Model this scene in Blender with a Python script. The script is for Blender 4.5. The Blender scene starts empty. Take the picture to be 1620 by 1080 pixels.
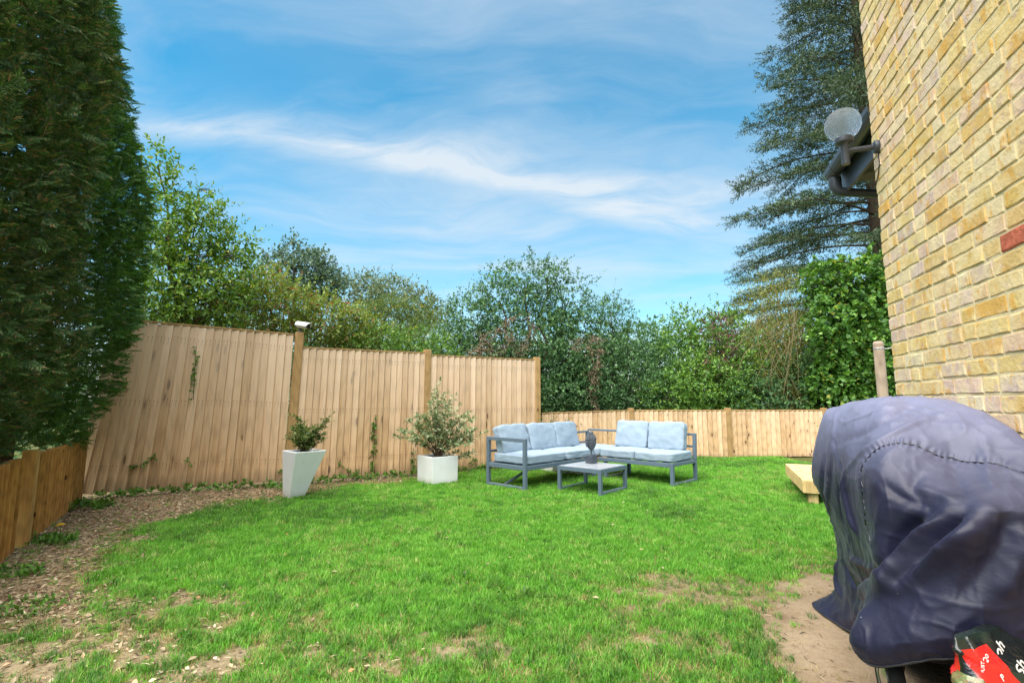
import bpy, bmesh, math, random
import numpy as np
from mathutils import Vector, Matrix

random.seed(7)
RNG = np.random.default_rng(11)
sc = bpy.context.scene
col = sc.collection
PI = math.pi
R = math.radians

# ------------------------------------------------------------------ camera, sky, sun, exposure
FPX, CX, CY, PITCH, CAMZ = 810.0, 810.0, 528.0, R(7.4), 1.10
cam_data = bpy.data.cameras.new('camera')
cam = bpy.data.objects.new('camera', cam_data)
col.objects.link(cam)
cam.location = (0, 0, CAMZ)
cam.rotation_euler = (PI / 2 + PITCH, 0, 0)
cam_data.sensor_width = 36
cam_data.lens = 36 * FPX / 1620
cam_data.shift_y = -(540 - CY) / 1620
cam_data.clip_start = 0.05
cam_data.clip_end = 500
sc.camera = cam

SUN_EL, SUN_AZ = R(63), R(-143)          # azimuth measured from +Y towards +X
world = bpy.data.worlds.new('World')
sc.world = world
world.use_nodes = True

sun_data = bpy.data.lights.new('sun', 'SUN')
sun_data.energy = 3.6
sun_data.angle = R(80)
sun_data.color = (1.0, 0.95, 0.87)
sun = bpy.data.objects.new('sun', sun_data)
col.objects.link(sun)
sdir = Vector((math.sin(SUN_AZ) * math.cos(SUN_EL), math.cos(SUN_AZ) * math.cos(SUN_EL), math.sin(SUN_EL)))
sun.rotation_euler = sdir.to_track_quat('Z', 'Y').to_euler()
sun.location = (0, 0, 20)

sc.view_settings.view_transform = 'Standard'
sc.view_settings.look = 'None'
sc.view_settings.exposure = 1.62
sc.view_settings.gamma = 1
sc.render.engine = 'CYCLES'
sc.cycles.use_denoising = True
sc.cycles.max_bounces = 6
sc.cycles.diffuse_bounces = 3
sc.cycles.transparent_max_bounces = 8


def ray(px, py):
    u = (px - CX) / FPX
    w = (CY - py) / FPX
    c, s = math.cos(PITCH), math.sin(PITCH)
    return Vector((u, c - w * s, s + w * c))


def gp(px, py, z=0.0):
    d = ray(px, py)
    t = (z - CAMZ) / d.z
    return Vector((d.x * t, d.y * t, z))


def at(px, py, Y):
    d = ray(px, py)
    t = Y / d.y
    return Vector((d.x * t, Y, CAMZ + d.z * t))


def on_plane(px, py, P, n):
    d = ray(px, py)
    o = Vector((0, 0, CAMZ))
    t = (Vector(P) - o).dot(n) / d.dot(n)
    return o + d * t


def project(p):
    x, y, z = p[0], p[1], p[2] - CAMZ
    c, s = math.cos(PITCH), math.sin(PITCH)
    dep = y * c + z * s
    up = -y * s + z * c
    return CX + FPX * x / dep, CY - FPX * up / dep


# ------------------------------------------------------------------ node helpers
class NT:
    def __init__(self, tree):
        self.t = tree
        self.n = tree.nodes
        self.l = tree.links

    def node(self, typ, **kw):
        nd = self.n.new(typ)
        for k, v in kw.items():
            setattr(nd, k, v)
        return nd

    def link(self, a, b):
        self.l.new(a, b)

    def inp(self, sock, v):
        if isinstance(v, bpy.types.NodeSocket):
            self.l.new(v, sock)
        elif v is not None:
            if hasattr(sock, 'default_value') and isinstance(v, (tuple, list)) and len(v) == 3 and sock.type == 'RGBA':
                v = (*v, 1)
            sock.default_value = v

    def math(self, op, a, b=None, c=None, clamp=False):
        nd = self.node('ShaderNodeMath', operation=op, use_clamp=clamp)
        self.inp(nd.inputs[0], a)
        self.inp(nd.inputs[1], b)
        self.inp(nd.inputs[2], c)
        return nd.outputs[0]

    def vmath(self, op, a, b=None):
        nd = self.node('ShaderNodeVectorMath', operation=op)
        self.inp(nd.inputs[0], a)
        if b is not None:
            self.inp(nd.inputs[1], b)
        return nd.outputs[0]

    def mix(self, f, a, b, mode='MIX'):
        nd = self.node('ShaderNodeMix', data_type='RGBA', blend_type=mode)
        self.inp(nd.inputs[0], f)
        self.inp(nd.inputs[6], a)
        self.inp(nd.inputs[7], b)
        return nd.outputs[2]

    def noise(self, vec, scale, detail=3, rough=0.5, dist=0.0):
        nd = self.node('ShaderNodeTexNoise')
        if vec is not None:
            self.l.new(vec, nd.inputs['Vector'])
        nd.inputs['Scale'].default_value = scale
        nd.inputs['Detail'].default_value = detail
        nd.inputs['Roughness'].default_value = rough
        nd.inputs['Distortion'].default_value = dist
        return nd.outputs[0]

    def ramp(self, f, stops, interp='LINEAR'):
        nd = self.node('ShaderNodeValToRGB')
        cr = nd.color_ramp
        cr.interpolation = interp
        while len(cr.elements) < len(stops):
            cr.elements.new(0.5)
        for e, (p, c) in zip(cr.elements, stops):
            e.position = p
            e.color = (*c, 1) if len(c) == 3 else c
        self.inp(nd.inputs[0], f)
        return nd.outputs[0]

    def mrange(self, v, a, b, c=0.0, d=1.0):
        nd = self.node('ShaderNodeMapRange')
        nd.clamp = True
        self.inp(nd.inputs[0], v)
        for i, x in enumerate((a, b, c, d)):
            nd.inputs[i + 1].default_value = x
        return nd.outputs[0]

    def mapping(self, vec, scale=(1, 1, 1), rot=(0, 0, 0), loc=(0, 0, 0)):
        nd = self.node('ShaderNodeMapping')
        self.l.new(vec, nd.inputs[0])
        nd.inputs['Location'].default_value = loc
        nd.inputs['Rotation'].default_value = rot
        nd.inputs['Scale'].default_value = scale
        return nd.outputs[0]

    def bump(self, h, strength=0.3, dist=0.01):
        nd = self.node('ShaderNodeBump')
        nd.inputs['Strength'].default_value = strength
        nd.inputs['Distance'].default_value = dist
        self.l.new(h, nd.inputs['Height'])
        return nd.outputs[0]


def new_mat(name):
    m = bpy.data.materials.new(name)
    m.use_nodes = True
    nt = NT(m.node_tree)
    nt.n.clear()
    out = nt.node('ShaderNodeOutputMaterial')
    b = nt.node('ShaderNodeBsdfPrincipled')
    nt.link(b.outputs[0], out.inputs[0])
    return m, nt, b, out


def obj_coords(nt, jitter=7.0):
    tc = nt.node('ShaderNodeTexCoord').outputs['Object']
    r = nt.node('ShaderNodeObjectInfo').outputs['Random']
    off = nt.node('ShaderNodeCombineXYZ')
    for i, k in enumerate((1.0, 3.7, 9.1)):
        nt.link(nt.math('MULTIPLY', r, jitter * k), off.inputs[i])
    return nt.vmath('ADD', tc, off.outputs[0]), r, tc


# ------------------------------------------------------------------ world sky
def build_world():
    nt = NT(world.node_tree)
    nt.n.clear()
    out = nt.node('ShaderNodeOutputWorld')
    bg = nt.node('ShaderNodeBackground')
    sky = nt.node('ShaderNodeTexSky', sky_type='NISHITA')
    sky.sun_disc = False
    sky.sun_elevation = SUN_EL
    sky.sun_rotation = SUN_AZ
    sky.altitude = 50
    sky.air_density = 1.0
    sky.dust_density = 0.6
    sky.ozone_density = 1.6
    hs = nt.node('ShaderNodeHueSaturation')
    hs.inputs['Hue'].default_value = 0.474
    hs.inputs['Saturation'].default_value = 1.42
    hs.inputs['Value'].default_value = 1.16
    nt.link(sky.outputs[0], hs.inputs['Color'])
    d = nt.node('ShaderNodeTexCoord').outputs['Generated']
    sep = nt.node('ShaderNodeSeparateXYZ')
    nt.link(d, sep.inputs[0])
    az = nt.math('ARCTAN2', sep.outputs[0], sep.outputs[1])
    el = nt.math('ARCSINE', sep.outputs[2])
    # cloud sheet coordinates: flat layer overhead
    zz = nt.math('ADD', nt.math('MAXIMUM', sep.outputs[2], 0.0), 0.12)
    cx = nt.math('DIVIDE', sep.outputs[0], zz)
    cy = nt.math('DIVIDE', sep.outputs[1], zz)
    cv = nt.node('ShaderNodeCombineXYZ')
    nt.link(cx, cv.inputs[0]); nt.link(cy, cv.inputs[1])
    warp = nt.node('ShaderNodeTexNoise')
    nt.link(cv.outputs[0], warp.inputs['Vector'])
    warp.inputs['Scale'].default_value = 1.1
    warp.inputs['Detail'].default_value = 3
    wv = nt.vmath('SCALE', nt.vmath('SUBTRACT', warp.outputs['Color'], (0.5, 0.5, 0.5)))
    wv.node.inputs['Scale'].default_value = 0.9
    cvw = nt.vmath('ADD', cv.outputs[0], wv)
    streak = nt.noise(nt.mapping(cvw, scale=(0.55, 1.5, 1), rot=(0, 0, R(24))), 1.0, 7, 0.56)
    veil = nt.noise(nt.mapping(cvw, scale=(0.35, 0.6, 1), rot=(0, 0, R(15)), loc=(3.1, 1.7, 0)), 1.0, 5, 0.5)
    fine = nt.noise(nt.mapping(cvw, scale=(1.3, 4.6, 1), rot=(0, 0, R(28))), 1.0, 7, 0.66)
    c1 = nt.mrange(streak, 0.40, 0.72)
    c2 = nt.mrange(veil, 0.36, 0.74)
    cl = nt.math('MULTIPLY', c1, nt.mrange(fine, 0.25, 0.7, 0.45, 1.0))
    cl = nt.math('ADD', nt.math('MULTIPLY', cl, 0.74), nt.math('MULTIPLY', c2, 0.30))
    # the long wispy band
    pts = [(250, 185), (420, 225), (640, 255), (760, 282), (900, 318), (1050, 348), (1200, 358)]
    A, E = [], []
    for p in pts:
        v = ray(*p).normalized()
        A.append(math.atan2(v.x, v.y)); E.append(math.asin(v.z))
    k3, k2, k1, k0 = [float(k) for k in np.polyfit(A, E, 3)]
    f = nt.math('ADD', nt.math('MULTIPLY', nt.math('ADD', nt.math('MULTIPLY', nt.math('ADD', nt.math('MULTIPLY', az, k3), k2), az), k1), az), k0)
    wob = nt.math('MULTIPLY', nt.math('SUBTRACT', streak, 0.5), 0.16)
    de = nt.math('SUBTRACT', nt.math('SUBTRACT', el, f), wob)
    # sharp underside, feathered top
    up = nt.mrange(de, 0.0, 0.12, 1.0, 0.0)
    up = nt.math('POWER', up, 2.2)
    dn = nt.mrange(de, -0.035, 0.0, 0.0, 1.0)
    band = nt.math('MULTIPLY', nt.math('MULTIPLY', up, dn),
                   nt.math('MULTIPLY', nt.mrange(az, -0.85, -0.6), nt.mrange(az, 0.35, 0.62, 1.0, 0.0)))
    band = nt.math('MULTIPLY', band, nt.mrange(fine, 0.3, 0.62, 0.15, 1.0))
    cl = nt.math('ADD', cl, nt.math('MULTIPLY', band, 0.66))
    lowhaze = nt.mrange(el, 0.02, 0.42, 0.16, 0.0)
    cl = nt.math('ADD', cl, lowhaze, clamp=True)
    cl = nt.math('MINIMUM', cl, 0.86)
    c = nt.mix(cl, hs.outputs[0], (4.2, 4.5, 4.75))
    nt.link(c, bg.inputs[0])
    bg.inputs[1].default_value = 0.066
    nt.link(bg.outputs[0], out.inputs[0])


build_world()


# ------------------------------------------------------------------ materials
def leaf_mat(name, stops, rough=0.5, trans=0.28, tcol=None, instance=False, patch=None, spec=0.35):
    """stops: colour ramp over a per-leaf random value"""
    m, nt, b, out = new_mat(name)
    if instance:
        rnd = nt.node('ShaderNodeObjectInfo').outputs['Random']
    else:
        rnd = nt.node('ShaderNodeNewGeometry').outputs['Random Per Island']
    c = nt.ramp(rnd, stops)
    if patch:
        pos = nt.node('ShaderNodeNewGeometry').outputs['Position']
        nz = nt.noise(pos, patch[0], 3, 0.6)
        c = nt.mix(nt.mrange(nz, patch[2], patch[3]), c, patch[1])
        c.node.inputs[0].default_value = 0
    nt.link(c, b.inputs['Base Color'])
    b.inputs['Roughness'].default_value = rough
    b.inputs['Specular IOR Level'].default_value = spec
    tr = nt.node('ShaderNodeBsdfTranslucent')
    hs = nt.node('ShaderNodeHueSaturation')
    hs.inputs['Hue'].default_value = 0.485
    hs.inputs['Saturation'].default_value = 1.1
    hs.inputs['Value'].default_value = 1.3
    nt.link(c, hs.inputs['Color'])
    nt.link(hs.outputs[0], tr.inputs[0])
    mx = nt.node('ShaderNodeMixShader')
    mx.inputs[0].default_value = trans
    nt.link(b.outputs[0], mx.inputs[1]); nt.link(tr.outputs[0], mx.inputs[2])
    nt.link(mx.outputs[0], out.inputs[0])
    return m


def wood_mat(name, c_lo, c_hi, c_knot, grey=None, grey_z=(1.0, 2.0), knots=1.0, grain=1.0, rough=0.75, nails=False):
    m, nt, b, out = new_mat(name)
    v, rnd, raw = obj_coords(nt)
    g = nt.noise(nt.mapping(v, scale=(28, 28, 1.3)), 1.0, 5, 0.6, 0.4)
    g2 = nt.noise(nt.mapping(v, scale=(90, 90, 2.2)), 1.0, 3, 0.6)
    base = nt.mix(nt.mrange(g, 0.3, 0.72), c_lo, c_hi)
    base = nt.mix(nt.math('MULTIPLY', nt.mrange(g2, 0.5, 0.75), 0.35 * grain), base, tuple(x * 0.55 for x in c_lo))
    # cathedral bands
    wv = nt.node('ShaderNodeTexWave', wave_type='BANDS', bands_direction='Z')
    nt.link(nt.mapping(v, scale=(9, 9, 1.0)), wv.inputs['Vector'])
    wv.inputs['Scale'].default_value = 1.3
    wv.inputs['Distortion'].default_value = 9
    wv.inputs['Detail'].default_value = 2
    wv.inputs['Detail Scale'].default_value = 0.8
    base = nt.mix(nt.math('MULTIPLY', nt.mrange(wv.outputs[0], 0.55, 1.0), 0.35), base, tuple(x * 0.62 for x in c_lo))
    vo = nt.node('ShaderNodeTexVoronoi', feature='F1')
    nt.link(nt.mapping(v, scale=(8.5, 1.0, 4.2)), vo.inputs['Vector'])
    vo.inputs['Scale'].default_value = 1.0
    gate = nt.mrange(nt.noise(nt.mapping(v, scale=(3, 3, 2.6)), 1.0, 1), 0.43, 0.47)
    kn = nt.math('MULTIPLY', nt.mrange(vo.outputs['Distance'], 0.09, 0.17, 1.0, 0.0), gate)
    halo = nt.math('MULTIPLY', nt.mrange(vo.outputs['Distance'], 0.12, 0.42, 0.4, 0.0), gate)
    base = nt.mix(halo, base, tuple(x * 0.55 for x in c_lo))
    base = nt.mix(nt.math('MULTIPLY', kn, knots), base, c_knot)
    if grey:
        sep = nt.node('ShaderNodeSeparateXYZ')
        nt.link(nt.node('ShaderNodeNewGeometry').outputs['Position'], sep.inputs[0])
        wz = nt.math('ADD', nt.mrange(sep.outputs[2], *grey_z), nt.math('MULTIPLY', nt.math('SUBTRACT', rnd, 0.5), 0.45))
        wz = nt.math('MULTIPLY', nt.math('ADD', wz, nt.math('SUBTRACT', g, 0.5)), 0.75, clamp=True)
        base = nt.mix(wz, base, grey)
    if nails:
        sx = nt.node('ShaderNodeSeparateXYZ'); nt.link(raw, sx.inputs[0])
        tot = None
        for zf in (0.15, 0.53, 0.92):
            zz = nt.math('ADD', nt.math('SUBTRACT', sx.outputs[2], zf), nt.math('MULTIPLY', nt.math('SUBTRACT', rnd, 0.5), 0.01))
            for xf in (0.028, 0.07):
                dx = nt.math('DIVIDE', nt.math('SUBTRACT', sx.outputs[0], xf), 0.0045)
                dz = nt.math('DIVIDE', zz, 0.0035)
                dd = nt.math('ADD', nt.math('MULTIPLY', dx, dx), nt.math('MULTIPLY', dz, dz))
                a = nt.mrange(dd, 0.5, 1.6, 0.85, 0.0)
                dz2 = nt.math('DIVIDE', nt.math('ADD', zz, 0.02), 0.022)
                d2 = nt.math('ADD', nt.math('MULTIPLY', dx, dx), nt.math('MULTIPLY', dz2, dz2))
                a = nt.math('MAXIMUM', a, nt.mrange(d2, 0.2, 1.3, 0.3, 0.0))
                tot = a if tot is None else nt.math('MAXIMUM', tot, a)
        base = nt.mix(tot, base, (0.07, 0.045, 0.03))
        # soil splash and damp at the foot
        foot = nt.math('MULTIPLY', nt.mrange(nt.math('ADD', sx.outputs[2], nt.math('MULTIPLY', g, 0.1)), 0.05, 0.14, 1.0, 0.0), 0.5)
        base = nt.mix(foot, base, (0.20, 0.13, 0.075))
    tone = nt.node('ShaderNodeHueSaturation')
    nt.link(base, tone.inputs['Color'])
    nt.link(nt.math('ADD', nt.math('MULTIPLY', rnd, 0.24), 0.9), tone.inputs['Value'])
    tone.inputs['Saturation'].default_value = 1.0
    nt.link(tone.outputs[0], b.inputs['Base Color'])
    b.inputs['Roughness'].default_value = rough
    b.inputs['Specular IOR Level'].default_value = 0.25
    nt.link(nt.bump(nt.math('ADD', g, nt.math('MULTIPLY', g2, 0.5)), 0.35, 0.004), b.inputs['Normal'])
    return m


def plain_mat(name, c, rough=0.5, metal=0.0, var=0.12, scale=18, bump=0.0, spec=0.5):
    m, nt, b, out = new_mat(name)
    tc = nt.node('ShaderNodeTexCoord').outputs['Object']
    nz = nt.noise(tc, scale, 4, 0.6)
    cc = nt.mix(nt.mrange(nz, 0.3, 0.7), tuple(x * (1 - var) for x in c), tuple(min(1, x * (1 + var)) for x in c))
    nt.link(cc, b.inputs['Base Color'])
    nt.link(nt.mrange(nz, 0.3, 0.7, max(0.02, rough - 0.08), min(1, rough + 0.08)), b.inputs['Roughness'])
    b.inputs['Metallic'].default_value = metal
    b.inputs['Specular IOR Level'].default_value = spec
    if bump:
        nt.link(nt.bump(nz, bump, 0.01), b.inputs['Normal'])
    return m


M = {}
M['fence'] = wood_mat('fence_wood', (0.56, 0.335, 0.165), (0.73, 0.49, 0.275), (0.10, 0.045, 0.02), grey=(0.70, 0.53, 0.385), grey_z=(0.2, 1.9), nails=True)
M['post'] = wood_mat('post_wood', (0.36, 0.21, 0.08), (0.47, 0.29, 0.125), (0.10, 0.05, 0.02), knots=0.8)
M['left_fence'] = wood_mat('orange_fence_wood', (0.36, 0.18, 0.05), (0.62, 0.35, 0.11), (0.07, 0.025, 0.01))
M['deck'] = wood_mat('new_timber', (0.62, 0.42, 0.17), (0.74, 0.55, 0.27), (0.25, 0.12, 0.04), knots=0.6)
M['grey_post'] = wood_mat('weathered_round_post', (0.33, 0.24, 0.17), (0.43, 0.33, 0.25), (0.15, 0.1, 0.07), knots=0.4)
M['bark'] = plain_mat('bark', (0.085, 0.06, 0.042), 0.9, var=0.4, scale=25, bump=0.6, spec=0.1)
M['twig'] = plain_mat('pale_twig', (0.15, 0.12, 0.06), 0.9, var=0.3, scale=20, spec=0.1)
M['metal'] = plain_mat('slate_painted_metal', (0.105, 0.145, 0.19), 0.42, var=0.06, spec=0.5)
M['dark_plastic'] = plain_mat('dark_plastic', (0.02, 0.021, 0.024), 0.5, var=0.1)
M['pipe'] = plain_mat('slate_plastic', (0.045, 0.05, 0.06), 0.38, var=0.15, scale=9)
M['planter'] = plain_mat('white_planter_finish', (0.80, 0.80, 0.80), 0.45, var=0.03, scale=6, bump=0.05)
def planter_mat():
    m, nt, b, out = new_mat('white_planter_finish')
    tc = nt.node('ShaderNodeTexCoord').outputs['Object']
    n1 = nt.noise(tc, 7, 4, 0.6); n2 = nt.noise(nt.mapping(tc, scale=(26, 26, 3)), 1.0, 4, 0.6)
    sp = nt.node('ShaderNodeSeparateXYZ'); nt.link(tc, sp.inputs[0])
    c = nt.mix(nt.mrange(n1, 0.3, 0.7), (0.76, 0.76, 0.755), (0.82, 0.82, 0.82))
    c = nt.mix(nt.math('MULTIPLY', nt.mrange(n2, 0.56, 0.75), 0.22), c, (0.52, 0.49, 0.42))
    splash = nt.math('MULTIPLY', nt.mrange(nt.math('ADD', sp.outputs[2], nt.math('MULTIPLY', n1, 0.12)), 0.07, 0.15, 1.0, 0.0), 0.5)
    c = nt.mix(splash, c, (0.36, 0.32, 0.2))
    nt.link(c, b.inputs['Base Color'])
    b.inputs['Roughness'].default_value = 0.5
    nt.link(nt.bump(n1, 0.05, 0.01), b.inputs['Normal'])
    return m


M['planter'] = planter_mat()
M['soil'] = plain_mat('potting_soil', (0.035, 0.024, 0.017), 0.95, var=0.5, scale=60, bump=0.8, spec=0.1)
M['table_top'] = plain_mat('pale_glass_table_top', (0.33, 0.35, 0.38), 0.25, var=0.05, scale=5)
M['stone'] = plain_mat('dark_cast_stone', (0.055, 0.066, 0.082), 0.55, var=0.35, scale=40, bump=0.3)
M['white_plastic'] = plain_mat('white_plastic', (0.78, 0.78, 0.80), 0.35, var=0.03)
M['black'] = plain_mat('black_lens', (0.008, 0.008, 0.009), 0.25, var=0.1)
M['rubber'] = plain_mat('black_rubber', (0.012, 0.012, 0.012), 0.8, var=0.3, scale=60, spec=0.2)
M['steel'] = plain_mat('brushed_steel', (0.6, 0.6, 0.6), 0.3, 1.0, var=0.1)
M['wire'] = plain_mat('wire', (0.5, 0.5, 0.5), 0.4, 0.6)


def fabric_mat(name, c, weave=520, rough=0.85, wr=9, wr_s=0.25, sheen=0.0, spec=0.3):
    m, nt, b, out = new_mat(name)
    tc = nt.node('ShaderNodeTexCoord').outputs['Object']
    n1 = nt.noise(tc, wr, 4, 0.55, 0.6)
    n2 = nt.noise(tc, weave, 1)
    cc = nt.mix(nt.mrange(n1, 0.3, 0.7), tuple(x * 0.93 for x in c), tuple(min(1, x * 1.06) for x in c))
    nt.link(cc, b.inputs['Base Color'])
    b.inputs['Roughness'].default_value = rough
    b.inputs['Specular IOR Level'].default_value = spec
    b.inputs['Sheen Weight'].default_value = sheen
    nt.link(nt.bump(nt.math('ADD', n1, nt.math('MULTIPLY', n2, 0.05)), wr_s, 0.03), b.inputs['Normal'])
    return m


M['cushion'] = fabric_mat('pale_blue_fabric', (0.26, 0.33, 0.40), wr_s=0.16)


# ------------------------------------------------------------------ mesh helpers
def tag(o, label=None, cat=None, group=None, kind=None):
    if label: o['label'] = label
    if cat: o['category'] = cat
    if group: o['group'] = group
    if kind: o['kind'] = kind
    return o


def empty(name, loc, rz=0.0):
    o = bpy.data.objects.new(name, None)
    o.empty_display_size = 0.1
    o.location = loc
    o.rotation_euler = (0, 0, rz)
    col.objects.link(o)
    return o


def fast_mesh(name, V, Ft, smooth=False):
    V = np.ascontiguousarray(V, dtype=np.float32).reshape(-1, 3)
    Ft = np.ascontiguousarray(Ft, dtype=np.int32)
    k = Ft.shape[1]
    me = bpy.data.meshes.new(name)
    me.vertices.add(len(V))
    me.vertices.foreach_set('co', V.ravel())
    me.loops.add(Ft.size)
    me.loops.foreach_set('vertex_index', Ft.ravel())
    me.polygons.add(len(Ft))
    me.polygons.foreach_set('loop_start', np.arange(0, Ft.size, k, dtype=np.int32))
    me.update(calc_edges=True)
    if smooth:
        me.polygons.foreach_set('use_smooth', np.ones(len(Ft), dtype=bool))
    return me


def link(name, me, mat, parent=None, loc=None):
    o = bpy.data.objects.new(name, me)
    if mat is not None and len(me.materials) == 0:
        me.materials.append(mat)
    col.objects.link(o)
    if parent is not None:
        o.parent = parent
    if loc is not None:
        o.location = loc
    return o


class MB:
    """collects shapes for ONE mesh; coordinates are in the parent's space"""
    def __init__(self):
        self.v = []
        self.f = []

    def add(self, vs, fs):
        o = len(self.v)
        self.v += [tuple(x) for x in vs]
        self.f += [tuple(i + o for i in f) for f in fs]
        return self

    def box(self, x0, x1, y0, y1, z0, z1, mat=None):
        vs = [Vector(p) for p in ((x0, y0, z0), (x1, y0, z0), (x1, y1, z0), (x0, y1, z0), (x0, y0, z1), (x1, y0, z1), (x1, y1, z1), (x0, y1, z1))]
        if mat is not None:
            vs = [mat @ p for p in vs]
        return self.add(vs, [(0, 3, 2, 1), (4, 5, 6, 7), (0, 1, 5, 4), (1, 2, 6, 5), (2, 3, 7, 6), (3, 0, 4, 7)])

    def bar(self, p, q, w, h=None, up=(0, 0, 1)):
        """rectangular bar from p to q"""
        p, q = Vector(p), Vector(q)
        h = h or w
        d = (q - p).normalized()
        u = Vector(up)
        if abs(d.dot(u)) > 0.95:
            u = Vector((0, 1, 0)) if abs(d.y) < 0.9 else Vector((1, 0, 0))
        s = d.cross(u).normalized()
        t = s.cross(d).normalized()
        vs = []
        for c in (p, q):
            for a, b in ((-1, -1), (1, -1), (1, 1), (-1, 1)):
                vs.append(c + s * a * w / 2 + t * b * h / 2)
        return self.add(vs, [(0, 1, 2, 3), (7, 6, 5, 4), (0, 4, 5, 1), (1, 5, 6, 2), (2, 6, 7, 3), (3, 7, 4, 0)])

    def tube(self, pts, radii, n=8, cap=True):
        pts = [Vector(p) for p in pts]
        if not isinstance(radii, (list, tuple)):
            radii = [radii] * len(pts)
        rings = []
        prev = None
        for i, p in enumerate(pts):
            d = (pts[min(i + 1, len(pts) - 1)] - pts[max(i - 1, 0)])
            d = d.normalized() if d.length > 1e-9 else Vector((0, 0, 1))
            if prev is None:
                a = d.orthogonal().normalized()
            else:
                a = (prev - d * prev.dot(d))
                a = a.normalized() if a.length > 1e-6 else d.orthogonal().normalized()
            prev = a
            b = d.cross(a)
            rings.append([p + (a * math.cos(2 * PI * k / n) + b * math.sin(2 * PI * k / n)) * radii[i] for k in range(n)])
        vs = [v for r in rings for v in r]
        fs = []
        for i in range(len(pts) - 1):
            for k in range(n):
                fs.append((i * n + k, i * n + (k + 1) % n, (i + 1) * n + (k + 1) % n, (i + 1) * n + k))
        if cap:
            fs.append(tuple(reversed(range(n))))
            fs.append(tuple((len(pts) - 1) * n + k for k in range(n)))
        return self.add(vs, fs)

    def lathe(self, prof, n=20, mat=None, center=(0, 0, 0)):
        """prof: (radius, z) bottom to top"""
        vs = []
        c = Vector(center)
        for r, z in prof:
            for k in range(n):
                p = Vector((r * math.cos(2 * PI * k / n), r * math.sin(2 * PI * k / n), z))
                vs.append(c + ((mat @ p) if mat is not None else p))
        fs = []
        for i in range(len(prof) - 1):
            for k in range(n):
                fs.append((i * n + k, i * n + (k + 1) % n, (i + 1) * n + (k + 1) % n, (i + 1) * n + k))
        fs.append(tuple(reversed(range(n))))
        fs.append(tuple((len(prof) - 1) * n + k for k in range(n)))
        return self.add(vs, fs)

    def build(self, name, mat, parent=None, smooth=False, bevel=0.0, seg=1, off=None):
        if off is not None:
            off = Vector(off)
            vs = [tuple(Vector(v) - off) for v in self.v]
        else:
            vs = self.v
        me = bpy.data.meshes.new(name)
        me.from_pydata(vs, [], self.f)
        if bevel > 0 or smooth:
            bm = bmesh.new()
            bm.from_mesh(me)
            if bevel > 0:
                bmesh.ops.bevel(bm, geom=bm.edges[:], offset=bevel, segments=seg, affect='EDGES', profile=0.6, clamp_overlap=True)
            if smooth:
                for f in bm.faces:
                    f.smooth = True
                for e in bm.edges:
                    if len(e.link_faces) == 2 and e.calc_face_angle(0) > R(40):
                        e.smooth = False
            bm.to_mesh(me)
            bm.free()
        return link(name, me, mat, parent)


def unit(a):
    return a / np.maximum(np.linalg.norm(a, axis=-1, keepdims=True), 1e-9)


def scatter(T, Fc, P, A, U, size, wid=None):
    """copies of a template (side, along, up) at P, along A, facing U"""
    T = np.asarray(T, float); Fc = np.asarray(Fc, int)
    n, k = len(P), len(T)
    A = unit(A)
    S = unit(np.cross(A, U))
    N = np.cross(S, A)
    size = np.broadcast_to(size, (n,))[:, None, None]
    wid = size if wid is None else np.broadcast_to(wid, (n,))[:, None, None]
    V = P[:, None, :] + wid * T[None, :, 0:1] * S[:, None, :] + size * T[None, :, 1:2] * A[:, None, :] + size * T[None, :, 2:3] * N[:, None, :]
    Fo = (Fc[None] + (np.arange(n) * k)[:, None, None]).reshape(-1, Fc.shape[1])
    return V.reshape(-1, 3), Fo


LEAF4 = ([(0, 0, 0), (0.5, 0.45, 0.07), (0, 1, -0.05), (-0.5, 0.45, 0.07)], [(0, 1, 2), (0, 2, 3)])
LEAF6 = ([(0, 0, 0), (0.42, 0.25, 0.06), (0.40, 0.6, 0.04), (0, 1, -0.12), (-0.40, 0.6, 0.04), (-0.42, 0.25, 0.06), (0, 0.45, -0.02)],
         [(0, 1, 6), (1, 2, 6), (2, 3, 6), (3, 4, 6), (4, 5, 6), (5, 0, 6)])
IVY = ([(0, 0, 0), (0.5, -0.05, 0.03), (0.48, 0.4, 0.05), (0, 1, -0.1), (-0.48, 0.4, 0.05), (-0.5, -0.05, 0.03)],
       [(0, 1, 2), (0, 2, 3), (0, 3, 4), (0, 4, 5)])


def rdir(n, rng=RNG):
    return unit(rng.normal(size=(n, 3)))


def hash_noise(P, seed=0):
    """smooth 3-D value noise, P (n,3) -> 0..1"""
    P = np.asarray(P, float) + seed * 17.13
    i = np.floor(P).astype(np.int64)
    f = P - i
    f = f * f * (3 - 2 * f)
    out = np.zeros(len(P))
    for dx in (0, 1):
        for dy in (0, 1):
            for dz in (0, 1):
                h = ((i[:, 0] + dx) * 374761393 + (i[:, 1] + dy) * 668265263 + (i[:, 2] + dz) * 2147483647) & 0xffffffff
                h = ((h ^ (h >> 13)) * 1274126177) & 0xffffffff
                h = (h ^ (h >> 16)) & 0xffff
                w = (f[:, 0] if dx else 1 - f[:, 0]) * (f[:, 1] if dy else 1 - f[:, 1]) * (f[:, 2] if dz else 1 - f[:, 2])
                out += w * h / 65535.0
    return out


def fbm(P, oct=3, seed=0):
    P = np.asarray(P, float)
    s = np.zeros(len(P)); a = 0.5; tot = 0
    for k in range(oct):
        s += a * hash_noise(P * 2 ** k, seed + k)
        tot += a; a *= 0.5
    return s / tot


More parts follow.
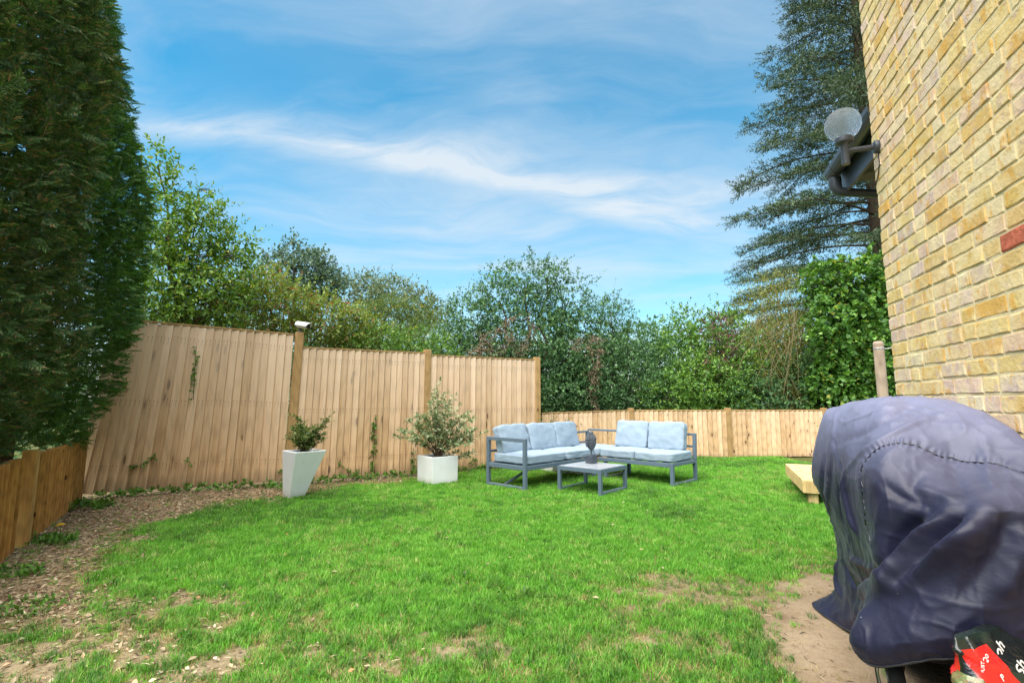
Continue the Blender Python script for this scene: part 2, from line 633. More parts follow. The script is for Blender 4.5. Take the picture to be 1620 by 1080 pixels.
def poly_sd(P, poly):
    """signed distance to polygon (inside positive), P (n,2)"""
    poly = np.asarray(poly, float)
    n = len(poly)
    d = np.full(len(P), 1e9); ins = np.zeros(len(P), bool)
    for i in range(n):
        a, b = poly[i], poly[(i + 1) % n]
        ab = b - a
        t = np.clip(((P - a) @ ab) / (ab @ ab), 0, 1)
        q = a + t[:, None] * ab
        d = np.minimum(d, np.hypot(*(P - q).T))
        c = ((a[1] > P[:, 1]) != (b[1] > P[:, 1]))
        with np.errstate(divide='ignore', invalid='ignore'):
            xx = (b[0] - a[0]) * (P[:, 1] - a[1]) / (b[1] - a[1]) + a[0]
        ins ^= c & (P[:, 0] < xx)
    return np.where(ins, d, -d)


def gpoly(pts):
    return [tuple(gp(*p)[:2]) for p in pts]


# ------------------------------------------------------------------ ground masks
LITTER = gpoly([(0, 1012), (60, 1000), (120, 965), (150, 915), (185, 865), (235, 832), (330, 806), (440, 790), (520, 776), (640, 764), (700, 752),
                (700, 738), (450, 752), (140, 776), (20, 800), (-200, 860), (-400, 1000), (-300, 1060)])
DIRT = gpoly([(1172, 965), (1215, 922), (1275, 905), (1340, 905), (1500, 960), (1800, 1080), (1800, 1300), (1330, 1250), (1275, 1090), (1225, 1040), (1190, 1005)])
PATCHES = [((285, 952), 0.10, 0.8), ((225, 957), 0.07, 0.6), ((210, 1050), 0.10, 0.9), ((345, 1045), 0.08, 0.8), ((60, 1040), 0.16, 0.6), ((140, 1030), 0.12, 0.6), ((15, 1075), 0.16, 0.65), ((100, 985), 0.13, 0.6), ((170, 985), 0.09, 0.5), ((250, 1075), 0.08, 0.5), ((320, 990), 0.07, 0.4),
           ((740, 1020), 0.07, 0.55), ((1090, 932), 0.20, 0.5), ((1150, 830), 0.10, 0.35), ((440, 1030), 0.05, 0.6), ((1000, 960), 0.12, 0.4), ((40, 960), 0.15, 0.6),
           ((1060, 1010), 0.1, 0.35), ((620, 1045), 0.12, 0.35), ((1330, 890), 0.15, 0.4), ((1195, 870), 0.12, 0.25), ((480, 985), 0.08, 0.3)]
PATCHES = [(np.array(gp(*p)[:2]), r, s) for p, r, s in PATCHES]


def masks(XY):
    n1 = fbm(np.c_[XY * 2.2, np.zeros(len(XY))], 4, 3) - 0.5
    n2 = fbm(np.c_[XY * 7.0, np.zeros(len(XY))], 3, 9) - 0.5
    lit = 1 / (1 + np.exp(-(poly_sd(XY, LITTER) - 0.02 + n1 * 0.75 + n2 * 0.5) / 0.09))
    dirt = 1 / (1 + np.exp(-(poly_sd(XY, DIRT) + n1 * 0.4 + n2 * 0.35) / 0.05))
    bare = np.zeros(len(XY))
    for c, r, s in PATCHES:
        d = np.hypot((XY[:, 0] - c[0]) / 1.6, XY[:, 1] - c[1]) / 1.3
        bare = np.maximum(bare, min(1.0, s * 1.35) / (1 + np.exp((d - r + n2 * 0.3) / 0.025)))
    # thin foreground turf
    thin = np.clip((2.75 - XY[:, 1] + n1 * 1.8) / 0.7, 0, 1) * 0.6
    return lit, dirt, bare, thin


def ground_h(XY):
    return (fbm(np.c_[XY * 1.3, np.zeros(len(XY))], 3, 21) - 0.5) * 0.035 + (fbm(np.c_[XY * 9, np.zeros(len(XY))], 2, 5) - 0.5) * 0.012


def axis_vals(lo, hi, step, out):
    c = np.arange(lo, hi + 1e-6, step)
    far = np.array([0.5, 1.2, 2.5, 5, 10, 20, 40, 80, 140])
    return np.concatenate([(lo - far * out)[::-1], c, hi + far * out])


def build_ground():
    xs = axis_vals(-5.5, 4.6, 0.055, 1.0)
    ys = axis_vals(0.6, 10.6, 0.055, 1.0)
    gx, gy = np.meshgrid(xs, ys)
    XY = np.c_[gx.ravel(), gy.ravel()]
    inside = (XY[:, 0] > -5.5) & (XY[:, 0] < 4.6) & (XY[:, 1] > 0.6) & (XY[:, 1] < 10.6)
    h = ground_h(XY) * inside
    lit, dirt, bare, thin = masks(XY)
    far = 1 - inside
    nx, ny = len(xs), len(ys)
    idx = np.arange(nx * ny).reshape(ny, nx)
    Fq = np.stack([idx[:-1, :-1], idx[:-1, 1:], idx[1:, 1:], idx[1:, :-1]], -1).reshape(-1, 4)
    me = fast_mesh('ground', np.c_[XY, h], Fq, True)
    ca = me.color_attributes.new('cover', 'FLOAT_COLOR', 'POINT')
    ca.data.foreach_set('color', np.c_[np.clip(lit, 0, 1), np.clip(dirt, 0, 1), np.clip(bare + thin, 0, 1), np.clip(1 - far, 0, 1)].astype(np.float32).ravel())
    m, nt, b, out = new_mat('garden_soil')
    pos = nt.node('ShaderNodeNewGeometry').outputs['Position']
    at_ = nt.node('ShaderNodeAttribute', attribute_name='cover')
    sep = nt.node('ShaderNodeSeparateColor')
    nt.link(at_.outputs['Color'], sep.inputs[0])
    n1 = nt.noise(pos, 3.0, 5, 0.6)
    n2 = nt.noise(pos, 34.0, 5, 0.7)
    n3 = nt.noise(pos, 160.0, 3, 0.6)
    turf = nt.mix(nt.mrange(n2, 0.3, 0.7), (0.045, 0.055, 0.014), (0.11, 0.11, 0.035))
    litc = nt.mix(nt.mrange(n2, 0.32, 0.66), (0.16, 0.105, 0.062), (0.42, 0.31, 0.19))
    drt = nt.mix(nt.mrange(n1, 0.3, 0.7), (0.22, 0.155, 0.095), (0.36, 0.27, 0.175))
    drt = nt.mix(nt.math('MULTIPLY', nt.mrange(n2, 0.45, 0.75), 0.5), drt, (0.17, 0.11, 0.065))
    drt = nt.mix(nt.math('MULTIPLY', nt.mrange(n3, 0.55, 0.75), 0.5), drt, (0.42, 0.33, 0.22))
    c = nt.mix(sep.outputs[2], turf, nt.mix(nt.mrange(n2, 0.3, 0.7), (0.16, 0.115, 0.065), (0.34, 0.27, 0.165)))
    c = nt.mix(sep.outputs[0], c, litc)
    c = nt.mix(sep.outputs[1], c, drt)
    nt.link(c, b.inputs['Base Color'])
    b.inputs['Roughness'].default_value = 0.95
    b.inputs['Specular IOR Level'].default_value = 0.1
    nt.link(nt.bump(nt.math('ADD', n2, nt.math('MULTIPLY', n3, 0.4)), 0.6, 0.02), b.inputs['Normal'])
    o = link('ground', me, m)
    tag(o, 'garden soil under the lawn with a bare trodden dirt patch', 'ground', kind='structure')


build_ground()

# ------------------------------------------------------------------ house
CORNER = Vector((2.21, 2.96, 0))
WANG = R(18)
WD = Vector((math.sin(WANG), math.cos(WANG), 0))      # along the wall, away from the camera
WN = Vector((-math.cos(WANG), math.sin(WANG), 0))     # out of the wall towards the garden


def brick_mat():
    m, nt, b, out = new_mat('yellow_stock_brick')
    v, rnd_o, raw = obj_coords(nt, 5.0)
    isl = nt.node('ShaderNodeNewGeometry').outputs['Random Per Island']
    rnd = nt.math('FRACT', nt.math('ADD', rnd_o, nt.math('MULTIPLY', isl, 1.0)))
    base = nt.ramp(rnd, [(0.0, (0.60, 0.41, 0.13)), (0.14, (0.67, 0.52, 0.24)), (0.26, (0.60, 0.35, 0.09)), (0.38, (0.70, 0.60, 0.40)),
                         (0.50, (0.63, 0.46, 0.17)), (0.60, (0.66, 0.48, 0.36)), (0.68, (0.56, 0.44, 0.36)), (0.76, (0.67, 0.53, 0.27)), (0.86, (0.58, 0.40, 0.16)), (0.93, (0.64, 0.45, 0.32)), (1.0, (0.52, 0.41, 0.34))])
    n1 = nt.noise(v, 9.0, 4, 0.6)
    n2 = nt.noise(v, 42.0, 4, 0.65)
    n3 = nt.noise(nt.mapping(v, loc=(4, 2, 8)), 14.0, 3, 0.6)
    c = nt.mix(nt.math('MULTIPLY', nt.mrange(n1, 0.45, 0.62), 0.75), base, (0.73, 0.59, 0.34))
    n4 = nt.noise(nt.mapping(v, scale=(1.6, 1, 0.7), loc=(9, 1, 3)), 11.0, 3, 0.6)
    c = nt.mix(nt.math('MULTIPLY', nt.mrange(n4, 0.55, 0.66), 0.8), c, (0.60, 0.33, 0.07))
    c = nt.mix(nt.math('MULTIPLY', nt.mrange(n3, 0.56, 0.70), 0.6), c, (0.46, 0.33, 0.30))
    c = nt.mix(nt.math('MULTIPLY', nt.mrange(n2, 0.66, 0.74), 0.75), c, (0.10, 0.06, 0.045))
    c = nt.mix(nt.math('MULTIPLY', nt.mrange(n2, 0.28, 0.40, 1.0, 0.0), 0.4), c, (0.74, 0.63, 0.42))
    nt.link(c, b.inputs['Base Color'])
    b.inputs['Roughness'].default_value = 0.92
    b.inputs['Specular IOR Level'].default_value = 0.15
    nt.link(nt.bump(nt.math('ADD', n2, n1), 0.6, 0.008), b.inputs['Normal'])
    return m


def build_house():
    root = empty('brick_house', CORNER)
    tag(root, 'yellow stock brick house wall with cream mortar along the right edge', 'house')
    mm, nt, b, out = new_mat('cream_mortar')
    tc = nt.node('ShaderNodeTexCoord').outputs['Object']
    n = nt.noise(tc, 60, 4, 0.7)
    n_b = nt.noise(tc, 5, 3, 0.6)
    c = nt.mix(nt.mrange(n, 0.3, 0.7), (0.58, 0.48, 0.27), (0.70, 0.60, 0.38))
    c = nt.mix(nt.math('MULTIPLY', nt.mrange(n_b, 0.5, 0.7), 0.4), c, (0.48, 0.38, 0.22))
    nt.link(c, b.inputs['Base Color'])
    b.inputs['Roughness'].default_value = 0.95
    b.inputs['Specular IOR Level'].default_value = 0.1
    nt.link(nt.bump(n, 0.7, 0.006), b.inputs['Normal'])
    H, L = 5.6, 4.6
    # wall-local frame: X runs from the corner towards the camera, -Y... out of the wall is +Y
    B = Matrix((( -WD.x, WN.x, 0, 0), (-WD.y, WN.y, 0, 0), (0, 0, 1, 0), (0, 0, 0, 1)))
    mb = MB().box(0.004, L, -0.30, 0, -0.1, H)
    wall = mb.build('wall', mm, root)
    wall.matrix_local = B
    bm_ = brick_mat()
    red = plain_mat('red_brick', (0.46, 0.13, 0.075), 0.9, var=0.3, scale=40, bump=0.5, spec=0.1)
    rng = random.Random(5)

    def brick_mesh(l, h, seed):
        r = random.Random(seed)
        nx = 5 if l > 0.15 else 3
        vs, fs = [], []
        j = lambda a: r.uniform(-a, a)
        # back ring, front-edge ring, proud face
        xs = [l * i / (nx - 1) for i in range(nx)]
        dep = 0.0025
        def ring(ins, y, jit):
            bot = [(x * (1 - 2 * ins / l) + ins + j(jit), y + j(jit * 0.4), ins + j(jit)) for x in xs]
            top = [(x * (1 - 2 * ins / l) + ins + j(jit), y + j(jit * 0.4), h - ins + j(jit)) for x in reversed(xs)]
            return bot + top
        r0 = [(p[0], -0.02, p[2]) for p in ring(0.0, 0, 0.0)]
        r1 = ring(0.001, dep * 0.55, 0.0022)
        r2 = ring(0.0045, dep + 0.0012, 0.0038)
        vs = r0 + r1 + r2
        k = len(r0)
        for q in range(2):
            for i in range(k):
                fs.append((q * k + i, q * k + (i + 1) % k, (q + 1) * k + (i + 1) % k, (q + 1) * k + i))
        for i in range(nx - 1):
            fs.append((2 * k + i, 2 * k + i + 1, 2 * k + k - 2 - i, 2 * k + k - 1 - i))
        me = bpy.data.meshes.new('brick')
        me.from_pydata(vs, [], fs)
        me.materials.append(bm_)
        bmx = bmesh.new(); bmx.from_mesh(me)
        bmesh.ops.recalc_face_normals(bmx, faces=bmx.faces[:])
        bmx.to_mesh(me); bmx.free()
        return me

    SL, HL, CH, J = 0.215, 0.1025, 0.075, 0.011
    variants = {SL: [brick_mesh(SL, 0.064, s) for s in range(10)], HL: [brick_mesh(HL, 0.064, 50 + s) for s in range(8)], 0.155: [brick_mesh(0.155, 0.064, 90 + s) for s in range(5)]}
    restV, restF = [], []
    near = []
    n_c = int(H / CH)
    redspot = on_plane(1600, 366, CORNER, WN)
    rl = (B.inverted() @ (redspot - CORNER).to_4d()).to_3d()
    for i in range(n_c):
        x = 0.0
        z = i * CH + 0.005
        k = rng.randint(0, 3) + (i % 2)
        first = True
        while x < L - 0.03:
            if first:
                l = (SL, HL, 0.155)[(i % 2) if rng.random() < 0.85 else 2]
                first = False
            else:
                l = HL if (k % 2 == 0 and rng.random() < 0.6) else (SL if rng.random() < 0.9 else 0.155)
            k += 1
            if x + l > L: break
            near.append((x, z, l))
            x += l + J
    def key(t):
        x, z, l = t
        p = CORNER + (B @ Vector((x + l / 2, 0, z + 0.03, 1))).to_3d()
        if p.y < 0.3: return 9
        u, w = project(p)
        if not (1330 < u < 1660 and -30 < w < 720): return 8
        return 0 if w < 640 else 1
    ordered = sorted(near, key=lambda t: (key(t), -t[1] if key(t) == 1 else t[0]))
    for q, (x, z, l) in enumerate(ordered):
        me = rng.choice(variants[l])
        jit = (rng.uniform(-0.002, 0.002), rng.uniform(-0.0012, 0.003), rng.uniform(-0.002, 0.002))
        if q < 298 and key((x, z, l)) < 8:
            o = link('brick', me, None, wall, (x + jit[0], jit[1], z + jit[2]))
            o.rotation_euler = (0, rng.uniform(-0.008, 0.008), rng.uniform(-0.008, 0.008))
            if x <= rl.x <= x + l and z <= rl.z <= z + CH:
                o.data = me.copy()
                o.data.materials.clear(); o.data.materials.append(red)
                o['label'] = 'dark red brick among the yellow ones'
        else:
            o0 = len(restV)
            restV += [(v.co.x + x + jit[0], v.co.y + jit[1], v.co.z + z + jit[2]) for v in me.vertices]
            restF += [tuple(i2 + o0 for i2 in p.vertices) for p in me.polygons]
    me = bpy.data.meshes.new('brickwork')
    me.from_pydata(restV, [], restF)
    o = link('brickwork', me, bm_, wall)
    o['kind'] = 'stuff'
    # lower wing behind the corner: wall, eaves, gutter, pipe.  local axes: t along WD, s into the house (-WN)
    def W(t, s, z):
        p = WD * t - WN * (s + 0.075)
        return Vector((p.x, p.y, z))
    def slab(mbx, t0, t1, pts):
        """extrude a (s,z) polygon along the wall"""
        n_ = len(pts)
        vs = [W(t0, s, z) for s, z in pts] + [W(t1, s, z) for s, z in pts]
        fs = [tuple(range(n_)), tuple(reversed(range(n_, 2 * n_)))] + [(i, i + n_, (i + 1) % n_ + n_, (i + 1) % n_) for i in range(n_)]
        return mbx.add(vs, fs)
    GE = 0.99
    gz = 2.86
    slab(MB(), 0.0, GE - 0.06, [(0.47, 0), (0.7, 0), (0.7, gz), (0.47, gz)]).build('wing_wall', bm_, root)
    slab(MB(), 0.0, GE, [(0.05, gz - 0.055), (0.47, gz - 0.055), (0.47, gz - 0.04), (0.05, gz - 0.04)]).build('soffit', M['dark_plastic'], root)
    slab(MB(), 0.0, GE, [(0.028, gz - 0.16), (0.046, gz - 0.16), (0.046, gz + 0.06), (0.028, gz + 0.06)]).build('fascia', M['pipe'], root, bevel=0.003)
    slab(MB(), 0.0, GE + 0.04, [(0.0, gz + 0.07), (1.6, gz + 0.95), (1.6, gz + 1.02), (0.0, gz + 0.12)]).build('roof', M['dark_plastic'], root)
    gut = MB()
    n_ = 9
    prof = [(-0.035 - 0.058 * math.cos(PI * k / (n_ - 1)), gz + 0.045 - 0.075 * math.sin(PI * k / (n_ - 1))) for k in range(n_)]
    prof += [(s * 1.0 + (0.006 if s < -0.035 else -0.006) * 1, z + 0.005) for s, z in reversed(prof)]
    slab(gut, 0.0, GE, prof)
    g = gut.build('gutter', M['pipe'], root)
    endcap = slab(MB(), GE, GE + 0.008, prof[:n_]).build('end_stop', M['pipe'], g)
    slab(MB(), GE - 0.16, GE - 0.11, [(s - 0.002 if s < -0.035 else s + 0.002, z - 0.004) for s, z in prof[:n_]]).build('bracket', M['pipe'], g)
    ox, oz = -0.035, gz - 0.03
    MB().tube([W(GE - 0.06, ox, oz), W(GE - 0.06, ox, oz - 0.07), W(GE - 0.06, ox + 0.015, oz - 0.105), W(GE - 0.06, ox + 0.06, oz - 0.125),
               W(GE - 0.06, 0.37, oz - 0.185), W(GE - 0.06, 0.41, oz - 0.22), W(GE - 0.06, 0.42, oz - 0.32), W(GE - 0.06, 0.42, 0.0)],
              [0.044, 0.044, 0.036, 0.034, 0.034, 0.034, 0.034, 0.034], 14).build('downpipe', M['pipe'], root, smooth=True)


build_house()


def build_lamp():
    P = on_plane(1391, 232, CORNER, WN) + WN * 0.012
    root = empty('wall_lamp', P)
    tag(root, 'globe wall lamp with crackled clear glass on a dark bracket', 'lamp')
    Q = WN.to_track_quat('Z', 'Y').to_matrix().to_4x4()
    MB().lathe([(0.038, -0.012), (0.04, 0.004), (0.036, 0.016), (0.02, 0.022)], 20, Q).build('wall_plate', M['pipe'], root, smooth=True)
    e = WN * 0.165
    MB().tube([WN * 0.01, e], 0.0155, 14).build('arm', M['pipe'], root, smooth=True)
    MB().lathe([(0.021, -0.085), (0.022, -0.08), (0.022, 0.03), (0.03, 0.042), (0.048, 0.05), (0.05, 0.058), (0.05, 0.078), (0.046, 0.082)], 24, None, e).build('holder', M['pipe'], root, smooth=True)
    m, nt, b, out = new_mat('crackle_glass')
    tc = nt.node('ShaderNodeTexCoord').outputs['Object']
    vo = nt.node('ShaderNodeTexVoronoi', feature='DISTANCE_TO_EDGE')
    nt.link(nt.mapping(tc), vo.inputs['Vector'])
    vo.inputs['Scale'].default_value = 55
    nz = nt.noise(tc, 70, 3, 0.6, 1.5)
    b.inputs['Base Color'].default_value = (0.93, 0.95, 0.97, 1)
    b.inputs['Roughness'].default_value = 0.22
    b.inputs['Transmission Weight'].default_value = 0.85
    tr_ = nt.node('ShaderNodeBsdfTransparent'); mx_ = nt.node('ShaderNodeMixShader'); mx_.inputs[0].default_value = 0.22
    nt.link(b.outputs[0], mx_.inputs[1]); nt.link(tr_.outputs[0], mx_.inputs[2]); nt.link(mx_.outputs[0], out.inputs[0])
    b.inputs['IOR'].default_value = 1.12
    nt.link(nt.bump(nt.math('ADD', nt.mrange(vo.outputs['Distance'], 0, 0.08), nz), 0.9, 0.01), b.inputs['Normal'])
    r = 0.098
    prof = [(r * math.cos(a), r * math.sin(a)) for a in [R(x) for x in range(-62, 90, 8)]] + [(0.001, r)]
    prof_in = [(x * 0.97, z * 0.97) for x, z in prof]
    g = MB().lathe(prof, 32, None, e + Vector((0, 0, 0.168))).build('glass_globe', m, root, smooth=True)
    MB().tube([Vector((0, 0, -0.03)) + WN * -0.004, Vector((0, 0, -0.10)) + WN * -0.004 - WD * 0.005, Vector((0, 0, -0.16)) + WN * -0.004 + WD * 0.03, Vector((0, 0, -0.20)) + WN * -0.004 + WD * 0.09],
              0.003, 6).build('cable', M['dark_plastic'], root, smooth=True)


build_lamp()

# ------------------------------------------------------------------ fences
FA, FB, FC = gp(454, 766), gp(672, 750), gp(850, 736)
FD = gp(112, 789)


def board_mesh(w, W, name='board', t=0.026, flip=False):
    """feather-edge board of pitch w, tucked W wide under its neighbour; x along the fence, front is -y, thick edge at x=0"""
    prof = [(0.0, 0.0), (W, 0.0), (W, -0.002), (w - 0.010, -0.002), (w - 0.013, -0.009), (0.002, -t), (0.0, -t + 0.002)]
    if flip:
        prof = [(w - x, y) for x, y in prof]
    n = len(prof)
    vs = [(x, y, z) for z in (0.0, 1.0) for x, y in prof]
    fs = [tuple(range(n)), tuple(reversed(range(n, 2 * n)))] + [(i, i + n, (i + 1) % n + n, (i + 1) % n) for i in range(n)]
    me = bpy.data.meshes.new(name)
    me.from_pydata(vs, [], fs)
    bm = bmesh.new(); bm.from_mesh(me)
    bmesh.ops.recalc_face_normals(bm, faces=bm.faces[:])
    bm.to_mesh(me); bm.free()
    return me


def frame_mat(P, Q):
    """x along P->Q, -y towards the garden side (right-hand of travel), z up"""
    d = (Q - P); d.z = 0; d.normalize()
    y = Vector((0, 0, 1)).cross(d)
    return Matrix(((d.x, y.x, 0, P.x), (d.y, y.y, 0, P.y), (0, 0, 1, 0), (0, 0, 0, 1)))


def add_panel(root, P, Q, pitch, z0, h, mat, lean=None, gap0=0.0, gap1=0.0, cap=True, top_slope=0.0, rngseed=0, h2=None):
    rng = random.Random(rngseed)
    F_ = frame_mat(P, Q)
    L = (Q - P).to_2d().length - gap0 - gap1
    n = max(1, round(L / pitch))
    w = L / n
    me = board_mesh(w, w * (1.13 if lean else 1.05), t=0.036 if mat is M['left_fence'] else 0.03, flip=mat is not M['left_fence'])
    me.materials.append(mat)
    inv = root.matrix_basis.inverted()
    h2 = h if h2 is None else h2
    for i in range(n):
        f = i / max(1, n - 1)
        x = gap0 + i * w
        ln = lean(f) if lean else 0.0
        hh = h + (h2 - h) * f
        o = link('board', me, None, root)
        o.matrix_local = inv @ F_ @ Matrix.Translation((x, rng.uniform(-0.002, 0.002), z0 + rng.uniform(-0.006, 0.006))) @ Matrix.Rotation(ln + rng.uniform(-0.004, 0.004), 4, 'Y') @ Matrix.Diagonal((1, 1, (hh - z0) / math.cos(ln), 1))
    s0 = math.tan(lean(0)) if lean else 0
    s1 = math.tan(lean(1)) if lean else 0
    x0, x1 = gap0, gap0 + L
    def rail(zf, nm, y0, y1, hgt):
        mb = MB()
        a = (x0 + s0 * (h - z0) * zf, z0 + (h - z0) * zf)
        b = (x1 + s1 * (h2 - z0) * zf, z0 + (h2 - z0) * zf)
        vs = [F_ @ Vector(p) for p in ((a[0], y0, a[1]), (b[0], y0, b[1]), (b[0], y1, b[1]), (a[0], y1, a[1]),
                                        (a[0], y0, a[1] + hgt), (b[0], y0, b[1] + hgt), (b[0], y1, b[1] + hgt), (a[0], y1, a[1] + hgt))]
        mb.add([inv @ v for v in vs], [(0, 3, 2, 1), (4, 5, 6, 7), (0, 1, 5, 4), (1, 2, 6, 5), (2, 3, 7, 6), (3, 0, 4, 7)])
        return mb.build(nm, M['post'], root)
    for zf in (0.12, 0.5, 0.9):
        rail(zf, 'rail', 0.004, 0.042, 0.06)
    if cap:
        rail(1.0, 'capping', -0.028, 0.03, 0.018).location.z += 0.003
    return F_


def add_post(root, F_, x, w, h, mat=None, lean=0.0, d=0.09, y=-0.045):
    inv = root.matrix_basis.inverted()
    o = MB().box(-w / 2, w / 2, y, y + d, -0.05, h).build('post', mat or M['post'], root, bevel=0.004)
    o.matrix_local = inv @ F_ @ Matrix.Translation((x, 0, 0)) @ Matrix.Rotation(lean, 4, 'Y')
    return o


def build_tall_fence():
    root = empty('tall_fence', (FB.x, FB.y, 0))
    bpy.context.view_layer.update()
    tag(root, 'tall feather-edge timber fence of three stepped panels behind the white planters', 'fence')
    # heights from the photograph's top edge
    def top_h(px, py, P, Q):
        d = (Q - P); n = Vector((d.y, -d.x, 0)).normalized()
        return on_plane(px, py, P, n).z
    h1l, h1r = top_h(215, 505, FD, FA), top_h(448, 527, FD, FA)
    lean = lambda f: R(5.6) * (1 - f) ** 1.6 + R(1.0)
    F1 = add_panel(root, FD, FA, 0.098, 0.05, h1l - 0.02, M['fence'], lean=lean, gap0=0.0, gap1=0.055, rngseed=1, h2=h1r - 0.02)
    h2l, h2r = top_h(470, 548, FA, FB), top_h(665, 557, FA, FB)
    F2 = add_panel(root, FA, FB, 0.092, 0.04, h2l - 0.02, M['fence'], lean=lambda f: R(1.4) * (1 - f), gap0=0.055, gap1=0.05, rngseed=2, h2=h2r - 0.02)
    h3l, h3r = top_h(682, 561, FB, FC), top_h(845, 568, FB, FC)
    F3 = add_panel(root, FB, FC, 0.095, 0.03, h3l - 0.02, M['fence'], gap0=0.05, gap1=0.05, rngseed=3, h2=h3r - 0.02)
    add_post(root, F2, 0, 0.105, top_h(460, 527, FA, FB) + 0.02, lean=R(1.6))
    add_post(root, F3, 0, 0.10, top_h(674, 553, FB, FC))
    add_post(root, F3, (FC - FB).to_2d().length, 0.10, top_h(848, 565, FB, FC))
    return F2, top_h(460, 527, FA, FB) + 0.02


F2, POST_H = build_tall_fence()


def build_back_fence():
    P0, P1, P2 = gp(857, 731), gp(1000, 725), gp(1155, 724)
    P3 = P2 + (P2 - P1).normalized() * 1.95
    P4 = P3 + (P2 - P1).normalized() * 1.95
    root = empty('back_fence', (P2.x, P2.y, 0))
    tag(root, 'low timber board fence running across the back behind the sofa', 'fence')
    hh = 0.90
    Fa = add_panel(root, P0, P1, 0.098, 0.02, 0.86, M['fence'], gap0=0.02, gap1=0.05, rngseed=4, h2=hh)
    Fb = add_panel(root, P1, P2, 0.098, 0.02, hh, M['fence'], gap0=0.05, gap1=0.05, rngseed=5)
    Fc = add_panel(root, P2, P3, 0.098, 0.02, hh, M['fence'], gap0=0.05, gap1=0.05, rngseed=6)
    Fd = add_panel(root, P3, P4, 0.098, 0.02, hh, M['fence'], gap0=0.05, gap1=0.05, rngseed=7)
    for F_ in (Fb, Fc, Fd):
        add_post(root, F_, 0, 0.095, hh + 0.055)


build_back_fence()


def build_left_fence():
    Pa, Pb = gp(126, 792), gp(-2, 888)
    d = (Pb - Pa).normalized()
    Pc = Pa + d * 4.4
    root = empty('side_fence', (Pa.x, Pa.y, 0))
    tag(root, 'low orange-brown board fence on the left under the conifers', 'fence')
    # travel direction far->near keeps the garden on the left, so build near->far
    Pm = gp(28, 868)
    Lm = (Pm - Pa).length
    Fa = add_panel(root, Pa + d * (Lm - 0.06), Pa, 0.105, 0.0, 0.68, M['left_fence'], gap0=0.02, rngseed=8, cap=False)
    Fb = add_panel(root, Pc, Pa + d * (Lm + 0.06), 0.105, 0.0, 0.68, M['left_fence'], gap1=0.02, rngseed=9, cap=False)
    add_post(root, Fa, 0.0, 0.09, 0.72, M['left_fence'], y=-0.06)


build_left_fence()


def build_cctv():
    p = F2 @ Vector((POST_H * math.sin(R(1.6)), -0.0, POST_H - 0.01))
    root = empty('security_camera', (p.x, p.y, p.z))
    tag(root, 'white bullet security camera mounted on top of the fence post', 'camera')
    MB().lathe([(0.030, -0.03), (0.034, 0.0), (0.034, 0.02), (0.022, 0.028), (0.014, 0.05), (0.012, 0.07)], 16).build('mount', M['dark_plastic'], root, smooth=True)
    ax = Vector((0.93, -0.33, -0.16)).normalized()
    Q = ax.to_track_quat('Y', 'Z').to_matrix().to_4x4()
    c = Vector((0.05, -0.02, 0.10))
    T = Matrix.Translation(c) @ Q
    mb = MB()
    mb.lathe([(0.038, -0.085), (0.040, -0.08), (0.040, 0.08), (0.037, 0.083)], 20, T @ Matrix.Rotation(-PI / 2, 4, 'X'))
    body = mb.build('housing', M['white_plastic'], root, smooth=True)
    # curved sun hood
    hv, hf = [], []
    n = 13
    for j, y in enumerate((-0.10, 0.125)):
        for rr in (0.046, 0.051):
            for k in range(n):
                a = R(-10 + 200 * k / (n - 1))
                hv.append(T @ Vector((rr * math.cos(a), y - (0.03 * (1 - math.sin(max(0, a))) if j else 0), rr * math.sin(a))))
    def idx(j, q, k): return (j * 2 + q) * n + k
    for k in range(n - 1):
        hf += [(idx(0, 1, k), idx(1, 1, k), idx(1, 1, k + 1), idx(0, 1, k + 1)), (idx(0, 0, k), idx(0, 0, k + 1), idx(1, 0, k + 1), idx(1, 0, k)),
               (idx(1, 0, k), idx(1, 0, k + 1), idx(1, 1, k + 1), idx(1, 1, k)), (idx(0, 0, k), idx(0, 1, k), idx(0, 1, k + 1), idx(0, 0, k + 1))]
    MB().add(hv, hf).build('hood', M['white_plastic'], root)
    MB().lathe([(0.036, 0.0), (0.036, 0.006), (0.018, 0.008)], 20, T @ Matrix.Translation((0, 0.0835, 0)) @ Matrix.Rotation(-PI / 2, 4, 'X')).build('lens', M['black'], root)


build_cctv()


# ------------------------------------------------------------------ covered barbecue
BC = Vector((1.753, 2.326, 0))
BA = -WD        # towards the camera
BB = WN         # towards the garden


